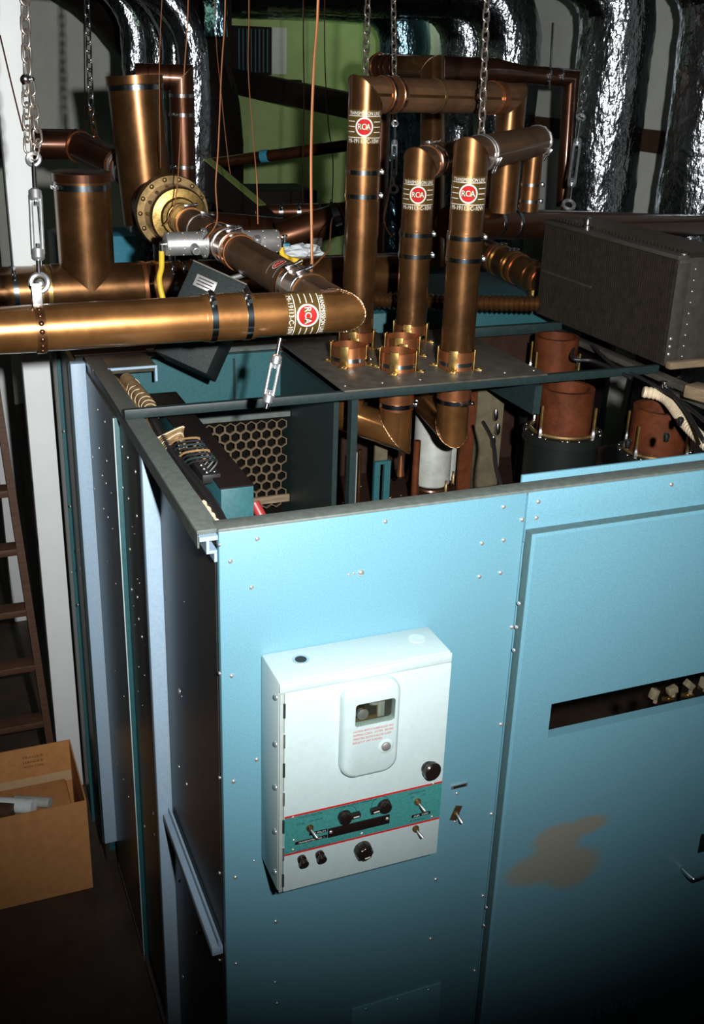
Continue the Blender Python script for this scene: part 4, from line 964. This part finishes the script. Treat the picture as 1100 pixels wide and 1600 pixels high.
# lower right: straight pipe and ringed pipe leading to the finned block
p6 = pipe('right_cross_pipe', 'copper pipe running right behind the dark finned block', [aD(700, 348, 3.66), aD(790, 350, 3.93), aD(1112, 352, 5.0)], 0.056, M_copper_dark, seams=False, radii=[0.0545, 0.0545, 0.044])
d6 = (aD(1112, 352, 5.0) - aD(790, 350, 3.93)).normalized()
hose_clamp(p6, aD(770, 349.55, 3.87), aD(790, 350, 3.93) - aD(700, 348, 3.66), 0.055, (0, 0.2, 1), 0.018, M_band, False)
hose_clamp(p6, aD(790, 350, 3.93) + d6*0.035, d6, 0.055, (0, 0.2, 1), 0.018, M_band)
p7a = aD(752, 392, 4.75); p7b = aD(868, 449, 4.35); d7 = (p7b-p7a).normalized()
p7 = pipe('ringed_copper_pipe', 'ringed copper pipe sloping down to the dark finned block', [p7a, p7b], 0.062, M_copper)
for k, s in enumerate((0.12, 0.2, 0.28, 0.36, 0.44)): bm = bm_(); band(bm, p7a + d7*s, d7, 0.062, 0.05 if k % 2 else 0.02, 0.004); obj('coupling', bm, M_copper if k % 2 else M_copper_bright, p7)
for s in (0.15, 0.24): hose_clamp(p7, p7a + d7*s, d7, 0.066, (0, 0.2, 1), 0.010, M_brass)
bm = bm_(); lathe(bm, aD(832, 463, 4.4), ZA, [(0, .016), (.012, .016), (.012, .02), (.028, .02)], 14); obj('drain_valve', bm, M_brass, p7)
bm = bm_(); lathe(bm, aD(832, 455, 4.4), (1, -.2, 0.3), [(0, .008), (.05, .008)], 10); obj('valve_handle', bm, M_steel, p7)
# dark pipes in the far middle
p12 = pipe('far_middle_pipe', 'dark copper pipe with a steel band in the far middle below the green wall', [aD(436, 372, 4.5), aD(530, 342, 4.5), aD(560, 336, 4.55)], 0.066, M_copper_dark)
bm = bm_(); sq = aD(450, 368, 4.5); tube(bm, [sq, V((sq.x, sq.y, 0.0))], 0.015, 10); obj('support', bm, M_copper_dark, p12)
d12 = (aD(530, 342, 4.5) - aD(436, 372, 4.5)).normalized(); hose_clamp(p12, aD(526, 343, 4.5), d12, 0.067, (0, 0.5, 1), 0.03)
pipe('far_middle_pipe', 'dark copper pipe lying left of the steel banded pipe in the far middle', [aD(290, 352, 4.8), aD(440, 366, 4.7)], 0.07, M_copper_dark)
p13 = pipe('far_small_pipe', 'small copper pipe with bright fittings far below the green wall', [aD(400, 332, 5.2), aD(545, 328, 5.2)], 0.035, M_copper_dark)
for px in (440, 468, 500): hose_clamp(p13, aD(px, 331, 5.2), aD(545, 328, 5.2)-aD(400, 332, 5.2), 0.036, (0, -0.7, 1), 0.02, M_steel)
bm = bm_(); tube(bm, [aD(472, 331, 5.1), aD(500, 331, 5.1)], 0.006, 8); obj('bolt_rod', bm, M_copper_bright, p13)
pipe('sloping_conduit', 'dark sloping conduit with a blue tape patch across the green wall', [aD(310, 258, 5.6), aD(560, 225, 5.3)], 0.028, M_copper_dark)
o = bpy.data.objects['sloping_conduit']; bm = bm_(); c_ = aD(414, 244, 5.47); band(bm, c_, aD(560, 225, 5.3)-aD(310, 258, 5.6), 0.029, 0.04, 0.002); obj('tape_patch', bm, M_bluebox, o)
ai = thing('angle_iron', 'dark diagonal angle iron with a green top edge left of the green wall', 'beam', aD(450, 360, 5.0))
q0 = aD(318, 245, 5.4); q1 = aD(470, 372, 5.0); dv = (q1-q0).normalized(); a_, e1, e2 = frame(dv); up = e2 if e2.z > 0 else -e2; sd_ = dv.cross(up)
bm = bm_(); rings = [[q + up*0.0 + sd_*-0.02, q + sd_*0.02, q + sd_*0.02 - up*0.16, q - sd_*0.02 - up*0.16] for q in (q0, q1)]; loft(bm, rings); obj('beam', bm, M_blackduct, ai)
bm = bm_(); rings = [[q + up*0.008 + sd_*-0.022, q + up*0.008 + sd_*0.022, q + sd_*0.022 + up*0.001, q - sd_*0.022 + up*0.001] for q in (q0, q0.lerp(q1, 0.62))]; loft(bm, rings); obj('top_edge', bm, M_green, ai)

# ---- corrugated hose and teal channel behind the risers
ch = thing('corrugated_hose', 'ribbed copper coloured hose running behind the risers', 'hose', (1.27, 1.46, 2.06))
ribbed(ch, [(0.93, 1.60, 2.10), (1.10, 1.53, 2.10), (1.32, 1.45, 2.10), (1.56, 1.37, 2.10)], 0.024, M_copper, 'hose_wall', 0.018, 0.26)
bx_ = thing('teal_equipment_case', 'teal equipment case behind the risers and ribbed hose', 'case', (1.45, 2.15, 1.6))
bm = bm_(); box2(bm, 1.06, 2.05, 1.80, 2.5, 1.55, 1.995, 0.004); obj('case', bm, M_teal, bx_)
for x in (1.16, 1.42, 1.68): bm = bm_(); box2(bm, x, x+0.2, 1.79, 1.7995, 1.78, 1.90, 0.002); hd_ = obj('case_panel', bm, M_teal, bx_); bm = bm_(); tube(bm, smooth_path([(x+.07, 1.789, 1.84), (x+.07, 1.775, 1.84), (x+.13, 1.775, 1.84), (x+.13, 1.789, 1.84)], 3), 0.004, 8); obj('case_handle', bm, M_steel, hd_)
# far equipment behind the pipes at left (blue boxes seen in the gaps)
bm = bm_(); box2(bm, 0.16, 0.56, 3.6, 3.9, 0.0, 2.03, 0.01); o = obj('blue_cabinet', bm, M_bluebox); tag(o, 'bright blue cabinet glimpsed between the left copper cylinders', 'cabinet')
rc_ = thing('rear_cabinet', 'teal grey rear cabinet standing behind the open cabinet', 'cabinet', (0.25, 1.75, 0))
bm = bm_(); box2(bm, -0.065, 1.04, 1.50, 1.93, 0.0, 1.96, 0.004); obj('case', bm, M_teal, rc_)
bm = bm_(); box2(bm, -0.065, 1.04, 1.478, 1.4995, 1.955, 1.99, 0.002); obj('top_rail', bm, M_teal_dark, rc_)
bm = bm_(); box2(bm, -0.06, 1.03, 1.52, 1.92, 1.961, 1.975); obj('top_sheet', bm, M_blackduct, rc_)
# dark low equipment in the mid distance
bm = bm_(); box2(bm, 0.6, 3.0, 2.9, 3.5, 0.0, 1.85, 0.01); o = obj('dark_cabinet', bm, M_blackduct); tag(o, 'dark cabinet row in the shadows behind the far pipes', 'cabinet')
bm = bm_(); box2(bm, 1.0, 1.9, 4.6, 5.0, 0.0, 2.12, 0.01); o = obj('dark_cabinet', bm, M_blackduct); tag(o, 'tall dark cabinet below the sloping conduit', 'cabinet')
# crumpled paper and blue valve on the rear pipe
pp = aD(470, 396, 4.0)
bm = bm_(); bmesh.ops.create_icosphere(bm, subdivisions=3, radius=1.0)
for v in bm.verts:
    k = 1 + random.uniform(-0.28, 0.28); v.co = V((v.co.x*0.085*k, v.co.y*0.05*k, v.co.z*0.032*k)) + pp
o = obj('crumpled_paper', bm, M_paper, None, 1); tag(o, 'crumpled white paper lying on the pipe behind the grey probe', 'paper')
vb = thing('blue_valve', 'small blue valve with steel stem beside the crumpled paper', 'valve', aD(446, 392, 4.05))
bm = bm_(); box(bm, aD(446, 388, 4.05), (0.03, 0.03, 0.04), None, 0.004); obj('valve_body', bm, M_bluebox, vb)
bm = bm_(); lathe(bm, aD(445, 378, 4.05), ZA, [(0, .006), (.02, .006), (.02, .011), (.026, .011)], 12); obj('valve_stem', bm, M_steel, vb)
jb = thing('junction_box', 'small grey junction box above the crumpled paper', 'junction box', aD(494, 379, 4.3)); jp = aD(494, 379, 4.3)
bm = bm_(); box(bm, jp, (0.045, 0.02, 0.038), None, 0.002); obj('case', bm, M_finside, jb)
bm = bm_(); tube(bm, [jp + V((0, 0.005, 0)), V((jp.x, jp.y+0.005, 0.0))], 0.012, 10); obj('stand_pipe', bm, M_copper_dark, jb)

# ---- tilted dark meter box under the pipe, hung from it
mb = thing('tilted_meter_box', 'dark grey box hanging askew under the copper pipe, with nameplate', 'box', aD(312, 570, 2.95))
e1 = (R_*80 - U_*36).normalized(); e2 = (R_*-50 - U_*140); e2 = (e2 - e1*e2.dot(e1)).normalized(); e3 = e1.cross(e2).normalized()
if e3.dot(W_) < 0: e3 = -e3
Rm = Matrix((e1, e2, e3)).transposed()
cc = aD(312, 496, 3.02) + e3*0.10
bm = bm_(); box(bm, cc, (0.165, 0.275, 0.20), Rm, 0.004); obj('case', bm, M_boxgrey, mb)
np_ = aD(319, 441, 3.0); bm = bm_(); box(bm, cc - e3*0.1005 + (np_ - cc) - e3*(np_-cc).dot(e3), (0.062, 0.034, 0.002), Rm, 0.0005); npl = obj('nameplate', bm, M_silverpl, mb)
pc = cc - e3*0.1017 + (np_ - cc) - e3*(np_-cc).dot(e3)
for k in (-0.009, 0.0, 0.009): bm = bm_(); box(bm, pc + e2*k, (0.046, 0.0035, 0.0012), Rm); obj('printed_line', bm, M_blackpr, npl)
bm = bm_(); tube(bm, [cc - e2*0.137, (0.402, 1.12, 2.30)], 0.008, 8); obj('hanger', bm, M_zinc, mb)
bm = bm_(); box(bm, cc - e2*0.139 + e1*0.0, (0.165, 0.004, 0.2), Rm); obj('lid', bm, M_plate, mb)

# ---- finned block on the right
fb = thing('finned_block', 'large dark finned metal block resting on the cabinet top at right', 'heat sink', (1.98, 1.2, 2.006))
fx0, fx1, fy0, fy1, fz0, fz1 = 1.69, 1.93, 0.81, 1.60, 2.007, 2.365
bm = bm_(); box2(bm, fx0+0.012, fx1, fy0, fy1, fz0, fz1-0.012, 0.004); obj('body', bm, M_finside, fb)
bm = bm_(); nf = 66
for k in range(nf):
    y = fy0 + 0.012 + (fy1-fy0-0.024)*k/(nf-1); box2(bm, fx0, fx0+0.013, y-0.0035, y+0.0035, fz0+0.006, fz1-0.02)
o = obj('fin', bm, M_fin, fb); o['kind'] = 'stuff'
bm = bm_()
for k in range(40):
    y = fy0 + 0.01 + (fy1-fy0-0.02)*k/39
    for x0 in (fx0+0.05,): box2(bm, x0, x0+0.18, y-0.003, y+0.003, fz1-0.014, fz1+0.004)
o = obj('top_fin', bm, M_fin, fb); o['kind'] = 'stuff'
bm = bm_(); box2(bm, fx0, fx0+0.042, fy0-0.004, fy1, fz1-0.018, fz1-0.004, 0.002); obj('top_rail', bm, M_finside, fb)
bm = bm_(); box2(bm, fx0+0.003, fx0+0.05, fy0-0.006, fy0-0.0005, fz0+0.01, fz1-0.03, 0.001); obj('corner_strip', bm, M_finside, fb)
for z in (2.05, 2.075, 2.10): bolt((fx0+0.015, fy0-0.006, z), (0, -1, 0), fb, 0.006)
for k in range(9): bolt((fx0+0.075, fy0, fz0+0.03+k*0.035), (0, -1, 0), fb, 0.0035)
bolt((fx0+0.03, fy0+0.01, fz1-0.004), (0, 0, 1), fb, 0.008); bm = bm_(); lathe(bm, (fx0+0.03, 1.36, fz1-0.004), ZA, [(0, .014), (.012, .014), (.014, .008), (.035, .008), (.04, .004)], 12); obj('top_stud', bm, M_steel, fb)
bm = bm_(); box2(bm, fx0-0.004, fx0+0.001, 1.25, 1.57, 2.175, 2.182); obj('seam_strip', bm, M_finside, fb)
wp = thing('wood_skid', 'pale wooden skid under the front end of the finned block', 'skid', (1.95, 0.70, 1.96))
bm = bm_(); box2(bm, fx0+0.005, 2.1, 0.775, 0.80, 2.0065, 2.03, 0.003); obj('skid_bar', bm, M_woodtan, wp)
bm = bm_(); box(bm, aZ(1092, 615, 2.0) + V((0.02, 0, 0.0)), (0.07, 0.10, 0.04), Matrix.Rotation(0.3, 3, 'Z'), 0.006); obj('skid_block', bm, M_woodtan, wp)
bm = bm_(); box2(bm, 1.70, 2.58, 0.10, 0.78, 1.93, 1.94); o = obj('inner_shelf', bm, M_plate, cab)

# ================================================================== foil ducts
def foil_duct(lab, pts, r, m, group, bend=None, name='foil_duct', amp=0.007, n=40, seed=0):
    rnd = random.Random(seed)
    path = [V(p) for p in pts]
    dense = [path[0]]
    for a, b_ in zip(path, path[1:]):
        L = (b_-a).length; k = max(1, int(L/0.035))
        for i in range(1, k+1): dense.append(a.lerp(b_, i/k))
    m_ = len(dense); rings = []
    dirs = [(dense[i+1]-dense[i]).normalized() for i in range(m_-1)]
    a, e1, e2 = frame(dirs[0])
    off = [rnd.uniform(0, 6.28) for _ in range(8)]
    for i in range(m_):
        d = dirs[min(i, m_-2)]
        if i > 0:
            q = dirs[max(0, i-1) if i < m_-1 else m_-2]
            rot = dirs[max(0, i-2) if i >= 2 else 0].rotation_difference(dirs[min(i-1, m_-2)])
            e1 = rot @ e1; e2 = rot @ e2
        ring = []
        for k in range(n):
            t = 2*PI*k/n
            rr_ = r + amp*(0.45*math.sin(3*t + off[0] + i*0.21) + 0.35*math.sin(7*t + off[1] - i*0.33) + 0.5*rnd.uniform(-1, 1))
            ring.append(dense[i] + (e1*math.cos(t) + e2*math.sin(t))*rr_)
        rings.append(ring)
    bm = bm_(); loft(bm, rings)
    o = obj(name, bm, m, None, 60); tag(o, lab, 'duct', group); return o
def elbow_path(x, y, z0, zb, Rb, dirv, tail):
    dirv = V(dirv).normalized(); pts = [V((x, y, z0)), V((x, y, zb))]; c = V((x, y, zb)) + dirv*Rb
    for k in range(1, 9):
        a = PI/2*k/8; pts.append(c - dirv*Rb*math.cos(a) + ZA*Rb*math.sin(a))
    pts.append(pts[-1] + dirv*tail); return pts
DU = [(2.62, 'big crinkled silver foil duct at the right edge of the picture', M_foil, 0.205), (3.50, 'silver foil duct second from the right edge, chain hanging in front', M_foil, 0.205),
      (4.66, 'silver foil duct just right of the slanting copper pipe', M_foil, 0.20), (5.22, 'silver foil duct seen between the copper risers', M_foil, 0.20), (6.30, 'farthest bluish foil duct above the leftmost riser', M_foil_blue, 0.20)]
for i, (y, lab, m_, r_) in enumerate(DU):
    foil_duct(lab, elbow_path(3.22, y, 0.0, 3.08 if i < 2 else 2.98, 0.36, (-1, 0.25, 0), 1.2), r_, m_, 'foil ducts along the right wall', seed=i)
# left cluster of slim foil ducts curving away under the ceiling
for i, (px, dpt, r_) in enumerate(((304, 5.3, 0.075), (275, 5.6, 0.065), (250, 5.95, 0.07), (214, 6.3, 0.075))):
    p = aD(px, 150, dpt)
    foil_duct(['slim foil duct right beside the lamp glow at upper left, brightest of four', 'slim foil duct second from right in the upper left cluster', 'slim foil duct third from right in the upper left cluster', 'leftmost slim foil duct next to the pale wall'][i],
              elbow_path(p.x, p.y, 1.2, 2.86+0.03*i, 0.34, (-1, 0.2, 0), 1.4), r_, M_foil, 'slim foil ducts at upper left', seed=20+i, amp=0.006, n=28)
p = aD(306, 220, 7.7)
foil_duct('wide black duct elbow curving over the pale wall at upper left', elbow_path(p.x, p.y, 0.0, aD(215, 220, 7.7).z, 1.33, (-1, 0.0, 0), 2.5), 0.34, M_blackduct, None, name='black_duct', amp=0.003, seed=40)
p = aD(335, 80, 7.4)
bm = bm_(); box2(bm, p.x-0.12, p.x+0.10, p.y-0.1, p.y+0.1, 0, 3.9, 0.01); o = obj('dark_column', bm, M_blackduct); tag(o, 'dark column left of the green wall', 'column')
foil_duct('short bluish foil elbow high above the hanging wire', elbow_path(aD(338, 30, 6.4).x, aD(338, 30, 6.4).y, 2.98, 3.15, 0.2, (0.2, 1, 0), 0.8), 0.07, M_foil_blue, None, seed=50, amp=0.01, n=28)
# beam, louvre and board on the green wall
w0 = aY(560, 168, 6.2); w1 = aY(345, 122, 7.32)
bm = bm_(); dv = (w1-w0).normalized(); sd_ = dv.cross(ZA).normalized()
loft(bm, [[q + ZA*0.09 + sd_*0.06, q + ZA*0.09 - sd_*0.06, q - ZA*0.09 - sd_*0.06, q - ZA*0.09 + sd_*0.06] for q in (w0, w1)])
o = obj('ceiling_beam', bm, M_blackduct); tag(o, 'dark beam slanting across the green wall', 'beam')
lv = thing('wall_louvre', 'dark louvre with bluish vertical slats high on the back wall', 'louvre', (2.33, 7.48, 2.74))
bm = bm_(); box2(bm, 2.16, 2.49, 7.37, 7.429, 2.73, 3.10); obj('frame', bm, M_blackduct, lv)
for k in range(8): bm = bm_(); x = 2.20+k*0.035; box2(bm, x, x+0.012, 7.355, 7.369, 2.75, 3.08, 0.001); obj('slat', bm, M_teal, lv)
bm = bm_(); box2(bm, 2.50, 2.63, 7.39, 7.429, 2.74, 3.10, 0.003); o = obj('wall_board', bm, M_wall); tag(o, 'pale board on the back wall right of the louvre', 'board')
bm = bm_(); box2(bm, 2.05, 2.75, 7.33, 7.429, 2.60, 2.70, 0.003); o = obj('shelf_ledge', bm, M_blackduct); tag(o, 'dark ledge below the louvre on the back wall', 'shelf')

# ================================================================== hanging wires, chains, turnbuckles
def wire(lab, pts, r=0.0022, m=None):
    bm = bm_(); tube(bm, smooth_path(pts, 6), r, 6); o = obj('hanging_wire', bm, m or M_wire); tag(o, lab, 'wire', 'hanging copper wires'); return o
topw = lambda p, dz=0.35: [V(p) + V((0.01, 0.03, dz))]
wire('copper wire looped round the pipe just before the brass flange', topw(aD(294, -5, 3.55)) + [aD(294, 0, 3.55), aD(288, 110, 3.6), aD(282, 210, 3.65), aD(276, 300, 3.66), aD(266, 338, 3.7), aD(256, 352, 3.72)])
wire('copper wire twisted at its end above the coupler probes', topw(aD(352, -5, 3.15)) + [aD(352, 0, 3.15), aD(346, 110, 3.18), aD(341, 230, 3.2), aD(337, 290, 3.22), aD(339, 345, 3.22), aD(322, 372, 3.2)])
o = wire('stout copper wire holding the front pipe near its elbow', topw(aD(497, -5, 2.62)) + [aD(497, 0, 2.62), aD(490, 110, 2.64), aD(486, 240, 2.66), aD(487, 380, 2.68), aD(487, 418, 2.68), aD(480, 440, 2.66)], 0.0036)
wire('copper wire curving off the stout one towards the far pipes', [aD(487, 418, 2.69), aD(500, 405, 2.9), aD(514, 385, 3.3), aD(517, 350, 3.9), aD(520, 340, 4.35)], 0.0028)
wire('thin copper wire hanging behind the coupler probes', topw(aD(389, 15, 4.0)) + [aD(389, 20, 4.0), aD(388, 110, 4.0), aD(395, 210, 4.0), aD(401, 280, 4.0), aD(403, 350, 4.05)])
wire('faint copper wire before the dark angle iron', [V((aD(336, 20, 4.6).x, aD(336, 20, 4.6).y, 3.9)), aD(336, 20, 4.6), aD(346, 150, 4.6), aD(356, 245, 4.6), aD(360, 272, 4.6)], 0.002)
wire('dark wire with a hook in front of the green wall', [V((aD(474, 20, 5.1).x, aD(474, 20, 5.1).y, 3.9)), aD(474, 20, 5.1), aD(475, 150, 5.1), aD(473, 300, 5.1), aD(475, 320, 5.1)], 0.003, M_copper_dark)
wire('dark slack wire at the right of the green wall', [V((aD(507, 40, 5.6).x, aD(507, 40, 5.6).y, 3.9)), aD(507, 40, 5.6), aD(512, 180, 5.6), aD(520, 250, 5.6), aD(519, 320, 5.6)], 0.003, M_copper_dark)
wire('tan wire sagging between the left and middle risers', [aD(612, 275, 3.9), aD(606, 310, 3.8), aD(600, 345, 3.75), aD(612, 370, 3.7)], 0.003, M_copper)
# link mesh shared by the chains
def link_mesh(m, L=1.0, Wd=0.52, r=0.078):
    bm = bm_(); pts = []
    for k in range(20):
        t = 2*PI*k/20; c_, s_ = math.cos(t), math.sin(t)
        pts.append(V((Wd/2*c_, 0, (L/2-Wd/2)*(1 if s_ > 0 else -1)*(1 if abs(s_) > 0.05 else 0) + Wd/2*s_)))
    rings = []
    for k in range(20):
        tg = (pts[(k+1) % 20]-pts[k-1]).normalized(); f1 = V((0, 1, 0)); f2 = tg.cross(f1).normalized()
        rings.append([pts[k] + (f1*math.cos(2*PI*j/6) + f2*math.sin(2*PI*j/6))*r for j in range(6)])
    loft(bm, rings, True); bmesh.ops.recalc_face_normals(bm, faces=bm.faces[:])
    me = bpy.data.meshes.new('link'); bm.to_mesh(me); bm.free(); me.polygons.foreach_set('use_smooth', [True]*len(me.polygons)); me.materials.append(m); return me
LK = link_mesh(M_chain); LKD = link_mesh(M_steel)
def chain(lab, p0, p1, L, me=None, group='hanging chains', parent=None):
    p0 = V(p0); p1 = V(p1); t = parent or thing('chain', lab, 'chain', p1, group)
    d = (p1-p0); n = max(1, int(round(d.length/(L*0.76)))); dn = d.normalized(); base = V((0, 0, 1)).rotation_difference(dn).to_matrix().to_4x4()
    for k in range(n):
        o = bpy.data.objects.new('link', me or LK); C.objects.link(o); o.parent = t
        pos = p0 + d*((k+0.5)/n) - V(t.location)
        o.matrix_local = Matrix.Translation(pos) @ base @ Matrix.Rotation((k % 2)*PI/2 + 0.6, 4, 'Z') @ Matrix.Scale(L, 4)
    return t
DC = 2.36
cl = chain('near chain with a steel ball, holding the front pipe at left', aD(37, -40, DC), aD(43, 118, DC), 0.042)
chain('', aD(40, 128, DC), aD(44, 236, DC), 0.036, None, None, cl); chain('', aD(47, 128, DC), aD(60, 222, DC-0.01), 0.036, None, None, cl); chain('', aD(60, 222, DC), aD(54, 246, DC), 0.03, None, None, cl)
bm = bm_(); lathe(bm, aD(40, 124, DC-0.01), W_, [(-.012, .002), (-.009, .008), (0, .0125), (.009, .008), (.012, .002)], 16); obj('ball', bm, M_steel, cl)
bm = bm_(); lathe(bm, aD(50, 124, DC-0.01), W_, [(-.006, .001), (-.004, .004), (0, .006), (.006, .001)], 12); obj('ball_nut', bm, M_steel, cl)
def turnbuckle(lab, p0, p1, s=1.0, m=None, group='turnbuckles', eye0=True, eye1=True):
    p0 = V(p0); p1 = V(p1); d = (p1-p0); L = d.length; dn = d.normalized(); t = thing('turnbuckle', lab, 'turnbuckle', p1, group); m = m or M_zinc
    side = dn.cross(W_).normalized(); Rt = Matrix((side, dn.cross(side).normalized(), dn)).transposed()
    b0 = p0 + d*0.30; b1 = p0 + d*0.74
    bm = bm_()
    for q in (-1, 1): tube(bm, [b0 + side*q*0.0095*s, b1 + side*q*0.0095*s], 0.0042*s, 10)
    for q in (b0, b1): lathe(bm, q - dn*0.012*s, dn, [(0, .008*s), (.004*s, .0125*s), (.02*s, .0125*s), (.024*s, .008*s)], 14)
    obj('body', bm, m, t)
    bm = bm_(); tube(bm, [p0 + d*0.06, b0 + dn*0.02*s], 0.0048*s, 10); r0 = obj('threaded_rod', bm, M_steel, t)
    bm = bm_(); tube(bm, [b1 - dn*0.02*s, p1 - dn*0.03*s], 0.0048*s, 10); r1_ = obj('threaded_rod', bm, M_steel, t)
    if eye0: bm = bm_(); torus(bm, p0 + dn*0.008*s, W_ - dn*W_.dot(dn), 0.012*s, 0.0042*s, 20, 8); obj('eye', bm, m, r0)
    if eye1: bm = bm_(); torus(bm, p1 - dn*0.012*s, W_ - dn*W_.dot(dn), 0.0165*s, 0.0055*s, 24, 8); obj('eye', bm, m, r1_)
    return t
tb = turnbuckle('long steel turnbuckle hanging from the near chain to the front pipe', aD(52, 242, DC), aD(62, 452, 2.36), 1.15)
bolt(aD(62, 443, 2.345), -W_, tb, 0.010, M_zinc, 'eye_bolt')
turnbuckle('steel turnbuckle dangling under the front pipe over the cross bar', aD(440, 520, 2.42), aD(412, 658, 2.46), 1.0, None, 'turnbuckles', False, False)
chain('rusty chain against the pale wall at upper left', aD(133, -60, 4.6), aD(143, 180, 4.6), 0.05, LKD)
turnbuckle('small dark turnbuckle above the left bend pipe', aD(143, 172, 4.6), aD(150, 222, 4.6), 0.9, M_copper)
wire('thin dark wire beside the rusty chain at upper left', [aD(131, 0, 4.7), aD(133, 200, 4.7)], 0.003, M_copper_dark)
chain('chain dropping behind the tallest riser', aD(576, -60, 4.4), aD(571, 136, 4.4), 0.05)
chain('chain between the tallest riser and its cross pipe', aD(614, -60, 4.5), aD(617, 192, 4.5), 0.045)
turnbuckle('small steel turnbuckle below the cross pipe beside the tallest riser', aD(617, 190, 4.5), aD(615, 300, 4.5), 1.0)
chain('chain hanging in front of the cross pipe to the right riser', aD(763, -60, 3.3), aD(752, 218, 3.25), 0.042)
chain('chain before the second foil duct from the right', aD(930, 60, 5.2), aD(905, 182, 5.1), 0.055, LKD)
turnbuckle('steel turnbuckle in front of the second foil duct', aD(908, 180, 5.1), aD(888, 325, 4.9), 1.5)
wire('taut dark cable at the far left edge', [aD(0, 55, 2.3), aD(20, 140, 2.32), aD(36, 205, 2.35)], 0.0018, M_copper_dark)
bm = bm_(); tube(bm, [aD(864, 36, 5.3), aD(858, 140, 5.3)], 0.006, 8); o = obj('hanger_rod', bm, M_steel); tag(o, 'thin steel rod hanging at the end of the high cross pipe', 'rod')

# ================================================================== ladder, cardboard box on the left
ld = thing('wooden_ladder', 'dark wooden ladder at the left edge behind the cardboard box', 'ladder', (-0.45, 1.6, 0.0))
s0 = aY(-14, 560, 2.02); s1 = aY(80, 1175, 1.88); dv = (s1-s0).normalized(); s1 = s0 + dv*((s0.z)/(-dv.z)); s0 = s0 - dv*0.06
for off in (0.0, -0.46):
    bm = bm_(); loft(bm, [[q + V((off + a, b_, 0)) for a, b_ in ((-.014, -.03), (.014, -.03), (.014, .03), (-.014, .03))] for q in (s0, s1)]); obj('stringer', bm, M_wood, ld)
for z in (1.83, 1.59, 1.365, 1.135, 0.885, 0.65, 0.40, 0.16):
    k = (s0.z - z)/(s0.z - s1.z); q = s0.lerp(s1, k)
    bm = bm_(); box(bm, q + V((-0.23, 0, 0)), (0.432, 0.075, 0.028), None, 0.004); obj('rung', bm, M_wood, ld)
bx = thing('cardboard_box', 'open brown cardboard box on the floor at lower left', 'box', (-0.42, 1.52, 0.0))
cx0, cx1, cy0, cy1, ch_ = -0.72, -0.155, 1.32, 1.72, 0.40
t = 0.005
bm = bm_(); box2(bm, cx0, cx1, cy0, cy0+t, 0.002, ch_); obj('front_side', bm, M_card, bx)
bm = bm_(); box2(bm, cx1-t, cx1, cy0+t, cy1-t, 0.002, ch_); obj('right_side', bm, M_card, bx)
bm = bm_(); box2(bm, cx0, cx0+t, cy0+t, cy1-t, 0.002, ch_); obj('left_side', bm, M_card, bx)
bm = bm_(); box2(bm, cx0, cx1, cy1-t, cy1, 0.002, ch_+0.0); bs = obj('back_side', bm, M_card, bx)
bm = bm_(); box2(bm, cx0+t, cx1-t, cy0+t, cy1-t, 0.002, 0.006); obj('bottom', bm, M_card, bx)
bm = bm_(); box2(bm, cx0, cx1-0.006, cy1-t-0.001, cy1-t, 0.215, 0.262); obj('paper_tape', bm, M_tape, bs)
g = lambda u, v: V((-0.30 + u, cy1-t-0.001, 0.335 + v)); bm = bm_()
for k, s in enumerate(('FRAGILE', 'HANDLE', 'WITH CARE')): text_on(bm, s, g, 0, 0.022-0.022*k, 0.010, 0.075)
obj('printed_lettering', bm, M_wood, bs)
# packed items showing in the box
for i, (px, py, rr_) in enumerate(((-8, 1272, 0.03), (26, 1264, 0.028), (52, 1258, 0.02))):
    p = aZ(px, py, 0.30)
    bm = bm_(); tube(bm, [p + V((-0.06, 0.05, 0)), p + V((0.06, -0.02, 0.01))], rr_, 16); o = obj('wrapped_part', bm, (M_wood, M_paper, M_grey)[i])
    tag(o, ['dark rolled part lying in the cardboard box, leftmost', 'paper wrapped part lying in the middle of the cardboard box', 'grey tube end lying at the right of the cardboard box contents'][i], 'part')
bm = bm_(); box2(bm, -0.55, -0.19, 1.38, 1.66, 0.01, 0.27, 0.01); o = obj('packing', bm, M_card); tag(o, 'brown packing filling the cardboard box under the parts', 'packing')
